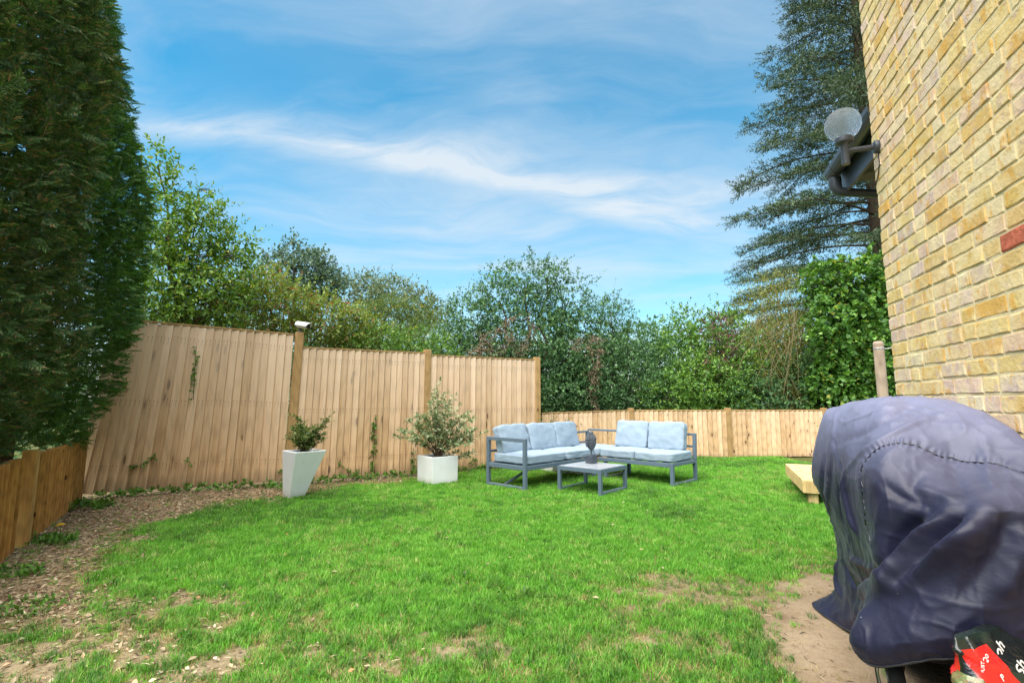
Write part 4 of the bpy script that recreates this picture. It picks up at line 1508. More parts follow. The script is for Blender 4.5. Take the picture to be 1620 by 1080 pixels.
def build_sculpture():
    p = on_plane(932, 727, (0, 0, TH), Vector((0, 0, 1)))
    root = empty('head_sculpture', (1.015, 6.70, TH), R(38))
    tag(root, 'small dark stone head ornament with coiled hair on a block stand', 'ornament')
    MB().box(-0.062, 0.062, -0.05, 0.05, 0, 0.105).build('base', M['stone'], root, bevel=0.006)
    MB().tube([(0, 0, 0.105), (0, 0, 0.17)], 0.007, 10).build('rod', M['dark_plastic'], root)
    # face looks along -y
    nu, nv = 48, 40
    V = []
    g = lambda x, c, s: math.exp(-((x - c) / s) ** 2)
    for j in range(nv):
        v = -1 + 2 * j / (nv - 1)
        for i in range(nu):
            a = 2 * PI * i / nu
            rr = math.sqrt(max(0, 1 - v * v))
            x, y = rr * math.cos(a), rr * math.sin(a)
            jaw = 1 - 0.30 * max(0, -v) ** 1.3
            X, Y, Z = x * 0.062 * jaw, y * 0.072 * (1 - 0.12 * max(0, -v)), v * 0.105
            if y < 0:
                fx = x / max(rr, 0.25)
                front = max(0, -y)
                Y -= 0.016 * g(x, 0, 0.13) * g(v, -0.16, 0.22) * front           # nose
                Y += 0.009 * (g(x, 0.36, 0.17) + g(x, -0.36, 0.17)) * g(v, 0.02, 0.12) * front   # eye sockets
                Y -= 0.005 * (g(x, 0.36, 0.14) + g(x, -0.36, 0.14)) * g(v, -0.01, 0.055) * front  # lids
                Y -= 0.006 * (g(x, 0.3, 0.3) + g(x, -0.3, 0.3)) * g(v, 0.16, 0.05) * front        # brows
                Y -= 0.006 * g(x, 0, 0.22) * (g(v, -0.47, 0.045) + g(v, -0.57, 0.05)) * front     # lips
                Y -= 0.007 * g(x, 0, 0.2) * g(v, -0.8, 0.14) * front             # chin
            V.append((X, Y, Z + 0.265))
    idx = np.arange(nu * nv).reshape(nv, nu)
    Fq = np.stack([idx[:-1], np.roll(idx[:-1], -1, 1), np.roll(idx[1:], -1, 1), idx[1:]], -1).reshape(-1, 4)
    head = link('head', fast_mesh('head', np.array(V), Fq, True), M['stone'], root)
    hair = MB()
    for j in range(9):
        v = 0.30 + 0.075 * j
        if v > 0.97: break
        rr = math.sqrt(1 - v * v)
        n = max(5, int(22 * rr))
        for i in range(n):
            a = 2 * PI * (i + 0.5 * (j % 2)) / n
            if j == 0 and math.sin(a) < -0.4: continue
            c = Vector((rr * math.cos(a) * 0.064, rr * math.sin(a) * 0.074, v * 0.107 + 0.265))
            hair.lathe([(0.004, -0.009), (0.0095, -0.003), (0.009, 0.003), (0.004, 0.009)], 6, None, c)
    for j in range(4):
        v = -0.5 + 0.22 * j
        for i in range(7):
            a = R(20 + 140 * i / 6)
            rr = math.sqrt(1 - v * v)
            hair.lathe([(0.004, -0.009), (0.0095, -0.003), (0.009, 0.003), (0.004, 0.009)], 6, None, Vector((rr * math.cos(a) * 0.063, rr * math.sin(a) * 0.074, v * 0.107 + 0.265)))
    hair.build('hair', M['stone'], head, smooth=True)
    MB().lathe([(0.030, 0.362), (0.033, 0.372), (0.028, 0.388), (0.016, 0.40), (0.003, 0.405)], 16).build('topknot', M['stone'], head, smooth=True)
    for s in (-1, 1):
        MB().tube([(s * 0.062, 0.004, 0.285), (s * 0.067, 0.006, 0.27), (s * 0.066, 0.004, 0.24), (s * 0.060, 0.0, 0.205)], [0.008, 0.011, 0.009, 0.006], 8).build('ear', M['stone'], head, smooth=True)


build_sculpture()


# ------------------------------------------------------------------ leaves on shoots
def shoots_to_leaves(B0, D0, length, n_leaf, leaf, size, wid, rng, droop=0.25, spread=0.9, jitter=0.35, up=0.7):
    """B0,D0 (n,3): shoot base and direction; returns leaf mesh arrays and shoot polylines"""
    n = len(B0)
    length = np.broadcast_to(length, (n,))
    P, A, U, Sz = [], [], [], []
    side0 = unit(np.cross(D0, rdir(n, rng)))
    nrm = np.cross(D0, side0)
    for k in range(n_leaf):
        t = (k + 1.0) / n_leaf
        base = B0 + D0 * (length * t)[:, None]
        base[:, 2] -= droop * length * t * t
        ang = k * 2.4 + rng.uniform(-0.5, 0.5, n)
        sd = side0 * np.cos(ang)[:, None] + nrm * np.sin(ang)[:, None]
        a = unit(sd * spread + D0 * (0.35 + 0.6 * t) + rng.normal(size=(n, 3)) * jitter)
        u = unit(np.array([0, 0, up]) + rng.normal(size=(n, 3)) * 0.45 + D0 * 0.2)
        P.append(base); A.append(a); U.append(u)
        Sz.append(size * rng.uniform(0.5, 1.25, n) * (1 - 0.3 * t))
    P, A, U, Sz = np.concatenate(P), np.concatenate(A), np.concatenate(U), np.concatenate(Sz)
    return scatter(leaf[0], leaf[1], P, A, U, Sz, Sz * wid)


def tree_skeleton(mb, base, targets, r0, rng, n=6, wob=0.12):
    """tapered trunk and limbs from base to blob centres"""
    base = Vector(base)
    cen = Vector((0, 0, 0))
    for t in targets: cen += Vector(t)
    cen /= len(targets)
    fork = base.lerp(Vector((cen.x * 0.5 + base.x * 0.5, cen.y * 0.5 + base.y * 0.5, max(base.z + 0.3, base.z + (cen.z - base.z) * 0.45))), 1.0)
    def path(p, q, ra, rb, k=6):
        pts, rs = [], []
        for i in range(k + 1):
            f = i / k
            w = math.sin(PI * f) * wob * (q - p).length
            pts.append(p.lerp(q, f) + Vector((rng.uniform(-1, 1), rng.uniform(-1, 1), rng.uniform(-0.5, 0.5))) * w * 0.5)
            rs.append(ra + (rb - ra) * f)
        mb.tube(pts, rs, n)
        return pts
    path(base, fork, r0, r0 * 0.75)
    for t in targets:
        t = Vector(t)
        pts = path(fork, t, r0 * 0.55, r0 * 0.16)
        for j in range(4):
            p = pts[rng.randint(2, 5)]
            q = p + Vector((rng.uniform(-1, 1), rng.uniform(-1, 1), rng.uniform(0.0, 1.1))).normalized() * (t - fork).length * rng.uniform(0.15, 0.32)
            path(p, q, r0 * 0.2, r0 * 0.05, 4)


def blob_shoots(c, rad, n, rng, seed, inner=0.55, lump=0.45, upw=0.45, outw=0.9):
    c = np.array(c); rad = np.array(rad)
    d = rdir(n, rng)
    q = inner + (1.0 - inner) * rng.random(n) ** 0.55
    k = 1 + lump * (fbm(d * 2.2 + seed, 2, seed) - 0.5) * 2
    P = c + d * rad * (q * k)[:, None]
    D = unit(d / rad * rad.mean() * outw + np.array([0, 0, upw]) + rng.normal(size=(n, 3)) * 0.5)
    return P, D


def bush(name, label, cat, blobs, mat, leaf=LEAF4, lsize=0.07, lwid=0.5, per_m2=55, n_leaf=9, slen=0.28, base=None, r0=0.06, seed=0, group=None,
         droop=0.25, wild=0.06, inner=0.4, skirt=0, dens=1.5, bark='bark', upw=0.45, extra=None, lump=0.45, spread=0.9):
    """blobs: (px, py, rx_px, ry_px, Y[, depth radius m])"""
    rng = np.random.default_rng(seed + 100)
    rr = random.Random(seed)
    world_blobs = []
    for bl in blobs:
        px, py, rx, ry, Y = bl[:5]
        c = at(px, py, Y)
        k = Y / FPX
        dr = bl[5] if len(bl) > 5 else max(0.35, rx * k * 0.8)
        world_blobs.append((c, (rx * k, dr, ry * k)))
    for c, rad in sorted(world_blobs, key=lambda b: -b[1][0] * b[1][2])[:skirt]:
        if c.z - rad[2] > 0.3:
            zt = c.z - rad[2] * 0.3
            world_blobs.append((Vector((c.x, c.y, zt / 2)), (rad[0] * 1.05, rad[1], zt / 2)))
    mainb = max(world_blobs, key=lambda b: b[1][0] * b[1][2])
    if base is None:
        base = (mainb[0].x, mainb[0].y, 0.0)
    root = empty(name, base)
    tag(root, label, cat, group)
    Vs, Fs = [], []
    off = 0
    for i, (c, rad) in enumerate(world_blobs):
        area = 4 * PI * ((rad[0] * rad[1]) ** 1.6 / 3 + (rad[0] * rad[2]) ** 1.6 / 3 + (rad[1] * rad[2]) ** 1.6 / 3) ** (1 / 1.6)
        n = max(20, int(area * per_m2 * dens))
        P, D = blob_shoots(c, rad, n, rng, seed + i * 7, inner, lump, upw)
        L = slen * rng.uniform(0.5, 1.2, n)
        w = rng.random(n) < wild
        L = np.where(w, L * 2.1, L)
        ok = (P[:, 2] > 0.05) & ~((P[:, 1] < 10.5) & (P[:, 2] < 1.15) & (P[:, 0] > 0.4))
        P, D, L = P[ok], D[ok], L[ok]
        V, F_ = shoots_to_leaves(P, D, L, n_leaf, leaf, lsize, lwid, rng, droop, spread)
        Vs.append(V); Fs.append(F_ + off); off += len(V)
    V = np.concatenate(Vs) - np.array(base)
    V[:, 2] = np.maximum(V[:, 2], 0.01)
    crown = link('crown', fast_mesh('crown', V, np.concatenate(Fs)), mat, root)
    mb = MB()
    tree_skeleton(mb, base, [b[0] for b in world_blobs], r0, rr)
    mb.build('trunk', M[bark], root, smooth=True, off=base)
    return root, world_blobs, rng


M['elder'] = leaf_mat('elder_leaf', [(0, (0.054, 0.114, 0.0168)), (0.35, (0.09, 0.192, 0.024)), (0.7, (0.144, 0.276, 0.036)), (0.93, (0.24, 0.36, 0.054)), (1, (0.336, 0.324, 0.06))])
M['lime'] = leaf_mat('lime_leaf', [(0, (0.092, 0.149, 0.023)), (0.4, (0.172, 0.253, 0.0403)), (0.85, (0.287, 0.356, 0.069)), (0.93, (0.322, 0.184, 0.0805)), (1, (0.345, 0.0805, 0.069))])
M['dark'] = leaf_mat('dark_leaf', [(0, (0.0324, 0.084, 0.0312)), (0.5, (0.0636, 0.15, 0.0528)), (0.85, (0.12, 0.24, 0.0792)), (1, (0.204, 0.324, 0.114))])
M['holly'] = leaf_mat('bramble_leaf', [(0, (0.0483, 0.113, 0.0193)), (0.5, (0.0885, 0.193, 0.0322)), (0.85, (0.161, 0.322, 0.0483)), (1, (0.29, 0.419, 0.0805))])
M['ivy'] = leaf_mat('ivy_leaf', [(0, (0.0345, 0.0978, 0.0161)), (0.5, (0.0713, 0.178, 0.0276)), (0.85, (0.138, 0.287, 0.046)), (0.97, (0.23, 0.391, 0.069)), (1, (0.483, 0.414, 0.069))], rough=0.45)
M['willow'] = leaf_mat('willow_leaf', [(0, (0.10, 0.12, 0.025)), (0.5, (0.19, 0.21, 0.045)), (1, (0.30, 0.30, 0.07))])
M['far'] = leaf_mat('far_leaf', [(0, (0.0525, 0.0975, 0.0525)), (0.6, (0.09, 0.15, 0.0825)), (1, (0.15, 0.21, 0.12))])
M['farpale'] = leaf_mat('far_pale_leaf', [(0, (0.09, 0.13, 0.06)), (0.6, (0.14, 0.19, 0.09)), (1, (0.2, 0.25, 0.13))])
M['bamboo'] = leaf_mat('bamboo_leaf', [(0, (0.07, 0.12, 0.03)), (0.6, (0.14, 0.21, 0.06)), (0.94, (0.2, 0.27, 0.09)), (1, (0.5, 0.40, 0.05))])
M['dead'] = leaf_mat('dead_leaf', [(0, (0.10, 0.07, 0.045)), (0.6, (0.18, 0.12, 0.075)), (1, (0.27, 0.19, 0.12))], trans=0.1)
M['purple'] = leaf_mat('purple_leaf', [(0, (0.09, 0.04, 0.045)), (0.6, (0.16, 0.07, 0.07)), (1, (0.26, 0.12, 0.1))])
M['berry'] = plain_mat('elderberry', (0.022, 0.008, 0.018), 0.3, var=0.3)
M['variegated'] = leaf_mat('variegated_leaf', [(0, (0.10, 0.16, 0.06)), (0.4, (0.18, 0.25, 0.10)), (0.75, (0.34, 0.39, 0.2)), (1, (0.56, 0.56, 0.38))])
M['euonymus'] = leaf_mat('euonymus_leaf', [(0, (0.04, 0.08, 0.015)), (0.5, (0.09, 0.15, 0.03)), (0.85, (0.2, 0.24, 0.06)), (1, (0.42, 0.40, 0.18))])
M['weed'] = leaf_mat('weed_leaf', [(0, (0.048, 0.12, 0.018)), (0.5, (0.096, 0.216, 0.03)), (1, (0.168, 0.324, 0.048))])


def build_hedgerow():
    Y1 = 8.3
    r, wb, rng = bush('elder_tree', 'leafy elder tree with dark berries rising beside the left conifers', 'tree',
         [(250, 440, 55, 75, 7.7), (300, 400, 55, 75, 7.9), (350, 440, 50, 60, 8.1), (262, 345, 34, 55, 7.7), (310, 345, 34, 40, 7.9), (362, 390, 28, 28, 8.2), (250, 265, 12, 34, 7.6), (330, 470, 60, 45, 7.7), (240, 500, 50, 40, 7.5)],
         M['elder'], LEAF6, 0.095, 0.45, per_m2=46, n_leaf=9, slen=0.30, seed=1, wild=0.16, lump=0.6)
    rr = random.Random(3)
    base = r.location
    for k, (px, py) in enumerate([(318, 405), (340, 432), (305, 438), (285, 447), (322, 300), (362, 405)]):
        p = at(px, py, 7.45) - base
        mb = MB()
        for q in range(60):
            a, rad = rr.uniform(0, 2 * PI), 0.085 * math.sqrt(rr.random())
            mb.lathe([(0.001, -0.006), (0.006, 0), (0.001, 0.006)], 5, None, p + Vector((rad * math.cos(a), rad * math.sin(a) * 0.6, rad * math.sin(a) * 0.5 + rr.uniform(-0.02, 0.02))))
        mb.tube([p + Vector((0, 0, 0.02)), p + Vector((0.02, 0.1, 0.16))], 0.004, 5)
        mb.build('berry_cluster', M['berry'], r)
    r, wb, rng = bush('flowering_shrub', 'pale lime shrub with reddish flecks hanging over the tall fence', 'shrub',
         [(395, 485, 60, 42, 8.9), (450, 490, 60, 42, 9.3), (515, 510, 55, 36, 9.7), (560, 525, 45, 30, 9.9), (420, 455, 40, 28, 9.4), (345, 500, 45, 28, 8.3)],
         M['lime'], LEAF4, 0.08, 0.5, per_m2=85, n_leaf=9, slen=0.26, seed=2, wild=0.1)
    bush('far_tree', 'dark spiky-topped far tree above the pale lime shrub', 'tree',
         [(485, 435, 42, 36, 27), (462, 402, 13, 24, 27), (440, 420, 24, 18, 27), (512, 455, 35, 26, 27), (500, 420, 18, 22, 27)],
         M['far'], LEAF4, 0.22, 0.6, per_m2=12, n_leaf=9, slen=0.8, seed=3, r0=0.25)
    bush('far_tree', 'pale grey-green far tree with see-through crown right of the dark far tree', 'tree',
         [(560, 470, 42, 30, 30), (620, 470, 36, 26, 30), (590, 460, 30, 24, 31), (655, 487, 34, 26, 31), (690, 500, 26, 22, 31)],
         M['farpale'], LEAF4, 0.22, 0.6, per_m2=9, n_leaf=8, slen=0.9, seed=4, r0=0.25)
    bush('bamboo_clump', 'grassy pale green bamboo clump behind the middle fence panel', 'bamboo',
         [(590, 510, 40, 32, 12), (635, 510, 45, 36, 12.4), (680, 520, 35, 30, 12.3), (610, 545, 60, 25, 11.6)],
         M['bamboo'], LEAF4, 0.17, 0.14, per_m2=34, n_leaf=10, slen=0.45, seed=5, droop=0.5, upw=0.9, bark='twig')
    bush('bramble_shrub', 'mid green bramble growth just above the middle fence panel', 'shrub',
         [(600, 545, 50, 22, 10.0), (660, 545, 45, 22, 10.2), (560, 550, 40, 18, 9.8), (700, 555, 30, 20, 10.3)],
         M['holly'], LEAF4, 0.075, 0.5, per_m2=60, n_leaf=8, slen=0.24, seed=6)
    bush('hawthorn_bush', 'tall dense dark green bush behind the end of the tall fence', 'bush',
         [(790, 475, 52, 52, 11.2), (830, 450, 42, 42, 11.4), (900, 475, 40, 44, 11.5), (745, 505, 42, 48, 11.0), (850, 540, 75, 70, 11.2), (910, 545, 45, 70, 11.3), (880, 620, 70, 55, 11.0), (725, 540, 36, 36, 10.9), (790, 560, 60, 50, 10.9), (865, 440, 26, 26, 11.4)],
         M['dark'], LEAF4, 0.075, 0.6, per_m2=50, n_leaf=9, slen=0.27, skirt=4, seed=7, r0=0.09, wild=0.14, lump=0.65)
    bush('grey_green_bush', 'dull green bush right of the tallest bush behind the sofa', 'bush',
         [(965, 520, 40, 44, 11.7), (1000, 545, 42, 42, 11.6), (985, 600, 62, 55, 11.2), (945, 590, 40, 65, 11.3), (1030, 590, 36, 50, 11.5), (965, 490, 20, 22, 11.8)],
         M['dark'], LEAF4, 0.07, 0.55, per_m2=50, n_leaf=9, slen=0.27, skirt=4, seed=8, wild=0.14, lump=0.65)
    r, wb, rng = bush('bramble_thicket', 'bright green bramble thicket in the middle above the low back fence', 'shrub',
         [(1085, 560, 50, 48, 11.6), (1130, 535, 42, 40, 11.9), (1110, 615, 70, 42, 11.0), (1050, 630, 45, 36, 10.9), (1165, 590, 45, 52, 11.3), (1080, 510, 26, 22, 11.9), (1150, 510, 26, 22, 12.0)],
         M['holly'], LEAF6, 0.095, 0.5, per_m2=36, n_leaf=8, slen=0.26, skirt=4, seed=9, wild=0.16, lump=0.65)
    bush('purple_leaved_shrub', 'small plum-coloured shrub poking through the green thicket', 'shrub',
         [(1135, 520, 26, 22, 11.5, 0.25), (1150, 545, 22, 26, 11.3, 0.25), (1128, 575, 24, 16, 11.0, 0.25)],
         M['purple'], LEAF4, 0.07, 0.5, per_m2=34, n_leaf=7, slen=0.22, seed=10)
    r, wb, rng = bush('willow_shrub', 'yellow-green thin-leaved shrub with bare arching twigs by the ivy', 'shrub',
         [(1200, 500, 42, 42, 11.8), (1245, 480, 45, 38, 11.9), (1215, 550, 45, 42, 11.4), (1270, 520, 36, 42, 11.6), (1225, 450, 26, 20, 12.0)],
         M['willow'], LEAF4, 0.075, 0.32, per_m2=40, n_leaf=10, slen=0.32, skirt=4, seed=11, wild=0.2, bark='twig', lump=0.6)
    rr = random.Random(5)
    base = r.location
    mb = MB()
    for k in range(22):
        p = at(rr.uniform(1190, 1275), rr.uniform(480, 560), 10.85)
        q = at(rr.uniform(1150, 1270), rr.uniform(540, 640), 10.65)
        mid = p.lerp(q, 0.5) + Vector((rr.uniform(-0.3, 0.2), rr.uniform(-0.1, 0.1), rr.uniform(0.0, 0.35)))
        pts = [p.lerp(mid, f).lerp(mid.lerp(q, f), f) - base for f in (0, .2, .4, .6, .8, 1)]
        mb.tube(pts, [0.010, 0.008, 0.007, 0.006, 0.005, 0.003], 5)
    mb.build('bare_twigs', M['twig'], r, smooth=True)
    bush('shaded_shrub', 'dark shaded shrub low behind the right end of the back fence', 'shrub',
         [(1190, 635, 50, 40, 11.0), (1250, 620, 50, 55, 11.1), (1300, 600, 40, 60, 11.2)],
         M['dark'], LEAF4, 0.075, 0.6, per_m2=52, n_leaf=8, slen=0.25, skirt=4, seed=12)
    r, wb, rng = bush('ivy_clad_tree', 'tree smothered in glossy bright ivy next to the house corner', 'tree',
         [(1340, 455, 52, 48, 10.9), (1385, 450, 45, 50, 10.9), (1330, 530, 46, 60, 10.6), (1375, 560, 50, 80, 10.5), (1330, 610, 42, 42, 10.5), (1300, 440, 30, 26, 11.1), (1420, 520, 50, 110, 10.8)],
         M['ivy'], IVY, 0.105, 0.85, per_m2=46, n_leaf=7, slen=0.24, skirt=4, seed=13, upw=-0.15, droop=0.6, r0=0.12, inner=0.6, lump=0.35)
    bush('far_hedge', 'dark continuous hedge glimpsed in gaps behind the back garden bushes', 'hedge',
         [(760, 600, 80, 70, 14), (880, 590, 90, 80, 14), (1000, 590, 90, 75, 14), (1110, 590, 90, 75, 14.2), (1220, 580, 90, 80, 14.2), (1330, 570, 90, 90, 14.3), (640, 600, 100, 60, 14.5), (520, 600, 100, 60, 15)],
         M['dark'], LEAF4, 0.14, 0.7, per_m2=22, n_leaf=8, slen=0.35, seed=14, inner=0.2)
    bush('back_hedge', 'dark hedge glimpsed through gaps behind the left tall fence', 'hedge',
         [(300, 540, 80, 60, 10.0), (420, 560, 80, 45, 11.0), (220, 480, 70, 80, 8.8), (530, 560, 70, 35, 11.5), (150, 600, 60, 90, 7.6, 0.5), (80, 640, 60, 80, 7.0, 0.5), (120, 700, 70, 60, 6.9, 0.4)],
         M['dark'], LEAF4, 0.1, 0.6, per_m2=26, n_leaf=8, slen=0.3, seed=15, inner=0.3)
    # dead vines tangled in the hawthorn
    def dead_vine(label, lines, Y, seed):
        rr = random.Random(seed)
        c = at(*lines[0][0], Y)
        root = empty('dead_vine', (c.x, c.y, 0))
        tag(root, label, 'vine', 'dead vines in the hedge')
        off = Vector((c.x, c.y, 0))
        mb = MB(); P, D = [], []
        for ln in lines:
            for rep in range(2):
                pts = [at(x + rr.uniform(-7, 7), y + rr.uniform(-7, 7), Y + rr.uniform(-0.15, 0.15)) for x, y in ln]
                fine = []
                for a, b in zip(pts[:-1], pts[1:]):
                    fine += [a.lerp(b, f) + Vector((rr.uniform(-1, 1), rr.uniform(-1, 1), rr.uniform(-1, 1))) * 0.03 for f in (0, .25, .5, .75)]
                mb.tube([p - off for p in fine], 0.006, 5)
                for p in fine:
                    for q in range(3):
                        P.append(p[:]); D.append((rr.uniform(-1, 1), rr.uniform(-1, 0.2), rr.uniform(-1, 0.3)))
        mb.build('stem', M['dead'], root)
        rng = np.random.default_rng(seed)
        V, F_ = shoots_to_leaves(np.array(P), unit(np.array(D)), 0.13, 5, LEAF4, 0.055, 0.5, rng)
        link('leaves', fast_mesh('leaves', V - np.array(off), F_), M['dead'], root)
    dead_vine('dry brown vine tangle above the end panel of the tall fence', [[(745, 560), (770, 530), (800, 510), (820, 495)], [(755, 560), (768, 545), (762, 525)], [(790, 560), (805, 540), (800, 520)], [(815, 560), (830, 540), (842, 520), (838, 500)], [(760, 555), (790, 560)]], 10.15, 1)
    dead_vine('dry brown vine hanging down the bush behind the sofa corner', [[(925, 540), (945, 560), (935, 590), (940, 620)], [(930, 530), (950, 545), (945, 600)], [(940, 590), (935, 630), (945, 655)], [(925, 535), (905, 555)]], 10.45, 2)


build_hedgerow()


def build_cedar():
    rng = np.random.default_rng(77)
    rr = random.Random(77)
    X, Y = 11.9, 16.0
    root = empty('cedar_tree', (X, Y, 0))
    tag(root, 'tall dark conifer with layered branches behind the house corner', 'tree')
    H = 21.0
    MB().tube([(0, 0, 0), (0.1, 0, 6), (0.0, 0.1, 12), (0, 0, H)], [0.42, 0.34, 0.22, 0.03], 10).build('trunk', M['bark'], root, smooth=True)
    limbs = MB()
    P, D = [], []
    nb = 185
    for k in range(nb):
        z = 3.8 + (H - 4.3) * (k / nb) ** 0.95
        az = k * 2.39996 + rr.uniform(-0.3, 0.3)
        L = (4.7 * (1 - (z - 3.5) / (H - 2)) ** 0.85 + 0.35) * rr.uniform(0.72, 1.12)
        d = Vector((math.cos(az), math.sin(az), 0))
        rise = rr.uniform(0.05, 0.35)
        pts = []
        for i in range(9):
            f = i / 8
            pts.append(Vector((0, 0, z)) + d * L * f + Vector((0, 0, L * (rise * f - (rise + 0.10) * f ** 2.2))) + Vector((rr.uniform(-1, 1), rr.uniform(-1, 1), 0)) * 0.05)
        limbs.tube(pts, [0.05 * (1 - 0.9 * i / 8) * (L / 5) + 0.004 for i in range(9)], 5)
        ns = int(40 * L / 4)
        for q in range(ns):
            f = 0.22 + 0.78 * (q / ns) ** 0.85
            p = pts[min(7, int(f * 8))].lerp(pts[min(8, int(f * 8) + 1)], f * 8 % 1)
            s = Vector((-d.y, d.x, 0)) * (1 if q % 2 else -1)
            dr = (d * rr.uniform(0.3, 0.9) + s * rr.uniform(0.3, 1.1) + Vector((0, 0, rr.uniform(-0.16, 0.14)))).normalized()
            ln = (1 - f) * 1.0 + 0.35
            for g in range(3):
                P.append((p + dr * ln * (g / 3.0) + Vector((rr.uniform(-1, 1), rr.uniform(-1, 1), rr.uniform(-1, 1))) * 0.07)[:]); D.append((dr + Vector((rr.uniform(-1, 1), rr.uniform(-1, 1), rr.uniform(-0.4, 0.5))) * 0.3)[:])
    limbs.build('branches', M['bark'], root, smooth=True)
    P, D = np.array(P), unit(np.array(D))
    mat = leaf_mat('cedar_needles', [(0, (0.0306, 0.0612, 0.0306)), (0.5, (0.0544, 0.0986, 0.0442)), (0.9, (0.102, 0.153, 0.0612)), (1, (0.17, 0.187, 0.085))], trans=0.12)
    V, F_ = shoots_to_leaves(P, D, 0.42 * rng.uniform(0.6, 1.3, len(P)), 14, LEAF4, 0.15, 0.22, rng, droop=0.08, spread=0.75)
    link('crown', fast_mesh('crown', V, F_), mat, root)


build_cedar()


# near conifers: flat fan sprays of scale leaves
def spray_template():
    V, F_ = [], []
    def diamond(x, y, dx, dy, w, z):
        o = len(V)
        L = math.hypot(dx, dy)
        nx, ny = -dy / L * w, dx / L * w
        V.extend([(x, y, z), (x + dx * .5 + nx, y + dy * .5 + ny, z + 0.015), (x + dx, y + dy, z - 0.05), (x + dx * .5 - nx, y + dy * .5 - ny, z + 0.015)])
        F_.extend([(o, o + 1, o + 2), (o, o + 2, o + 3)])
    diamond(0, 0, 0.02, 1.0, 0.03, 0)
    for k in range(6):
        y = 0.10 + 0.14 * k
        ln = 0.44 * (1 - 0.55 * k / 6)
        for s in (-1, 1):
            a = R(38 + 8 * (k % 2))
            dx, dy = s * ln * math.sin(a), ln * math.cos(a)
            diamond(0.01, y, dx, dy, 0.032, -0.02 * k / 6)
            if k < 4:
                diamond(dx * 0.45, y + dy * 0.45, s * ln * 0.5 * math.sin(R(75)), ln * 0.5 * math.cos(R(75)), 0.026, -0.02)
                diamond(dx * 0.5, y + dy * 0.5, s * ln * 0.4 * math.sin(R(5)), ln * 0.45, 0.024, -0.02)
    return V, F_


def build_conifer(name, label, c, prof, seed, mat, dens=300):
    rng = np.random.default_rng(seed)
    root = empty(name, (c[0], c[1], 0))
    tag(root, label, 'conifer')
    zs = np.array([p[0] for p in prof]); rs = np.array([p[1] for p in prof])
    H = zs[-1]
    MB().tube([(0, 0, 0), (0.03, 0, 2.5), (0, 0.03, 5), (0, 0, H * 0.97)], [0.13, 0.10, 0.06, 0.01], 9).build('trunk', M['bark'], root, smooth=True)
    zz = np.linspace(zs[0], zs[-1], 400)
    rz = np.interp(zz, zs, rs)
    area = np.trapezoid(2 * PI * rz, zz) if hasattr(np, 'trapezoid') else np.trapz(2 * PI * rz, zz)
    n = int(area * dens)
    cdf = np.cumsum(rz); cdf /= cdf[-1]
    z = np.interp(rng.random(n), cdf, zz)
    az = rng.uniform(0, 2 * PI, n)
    r = np.interp(z, zs, rs)
    dirv = np.c_[np.cos(az), np.sin(az), np.zeros(n)]
    lump = fbm(np.c_[dirv[:, 0] * r * 2.6, dirv[:, 1] * r * 2.6, z * 1.5], 3, seed) - 0.5
    depth = rng.random(n) ** 2.0 * 0.32
    rad = r * (1 + lump * 0.62) - depth
    P = dirv * rad[:, None]; P[:, 2] = z
    droopy = rng.uniform(-0.35, 0.85, n)
    A = unit(dirv * 0.9 + np.c_[np.zeros(n), np.zeros(n), droopy] + rng.normal(size=(n, 3)) * 0.38)
    U = unit(np.c_[np.zeros(n), np.zeros(n), np.ones(n)] + dirv * 0.5 + rng.normal(size=(n, 3)) * 0.6)
    T, Fc = spray_template()
    size = rng.uniform(0.08, 0.18, n)
    V, F_ = scatter(T, Fc, P, A, U, size, size * 0.9)
    link('crown', fast_mesh('crown', V, F_), mat, root)


M['thuja'] = leaf_mat('conifer_scale_leaf', [(0, (0.036, 0.096, 0.0216)), (0.45, (0.072, 0.186, 0.036)), (0.8, (0.12, 0.276, 0.054)), (0.95, (0.192, 0.36, 0.072)), (1, (0.288, 0.216, 0.096))], trans=0.18)
M['thuja_brown'] = leaf_mat('browned_conifer_leaf', [(0, (0.0336, 0.0792, 0.0216)), (0.5, (0.066, 0.15, 0.036)), (0.8, (0.12, 0.216, 0.054)), (0.9, (0.228, 0.204, 0.078)), (1, (0.336, 0.204, 0.096))], trans=0.15)
PROF_A = [(0.66, 0.55), (1.05, 0.68), (1.6, 0.80), (2.3, 0.98), (3.2, 0.96), (4.2, 0.74), (5.2, 0.5), (6.4, 0.3), (7.4, 0.1)]
PROF_B = [(0.62, 0.70), (1.0, 0.85), (1.6, 0.98), (2.4, 1.05), (3.4, 1.05), (4.4, 0.95), (5.5, 0.7), (7.0, 0.2)]
build_conifer('conifer_tree', 'tall green conifer overhanging the corner of the two left fences', (-4.86, 4.92), PROF_A, 31, M['thuja'], dens=600)
build_conifer('conifer_tree', 'nearest browned conifer filling the upper left corner over the low fence', (-4.18, 3.22), PROF_B, 32, M['thuja_brown'], dens=580)


# ------------------------------------------------------------------ planters and their shrubs
def frustum(mb, bot, top, z0, z1):
    vs = [(x, y, z0) for x, y in bot] + [(x, y, z1) for x, y in top]
    return mb.add(vs, [(3, 2, 1, 0), (4, 5, 6, 7)] + [(i, (i + 1) % 4, (i + 1) % 4 + 4, i + 4) for i in range(4)])


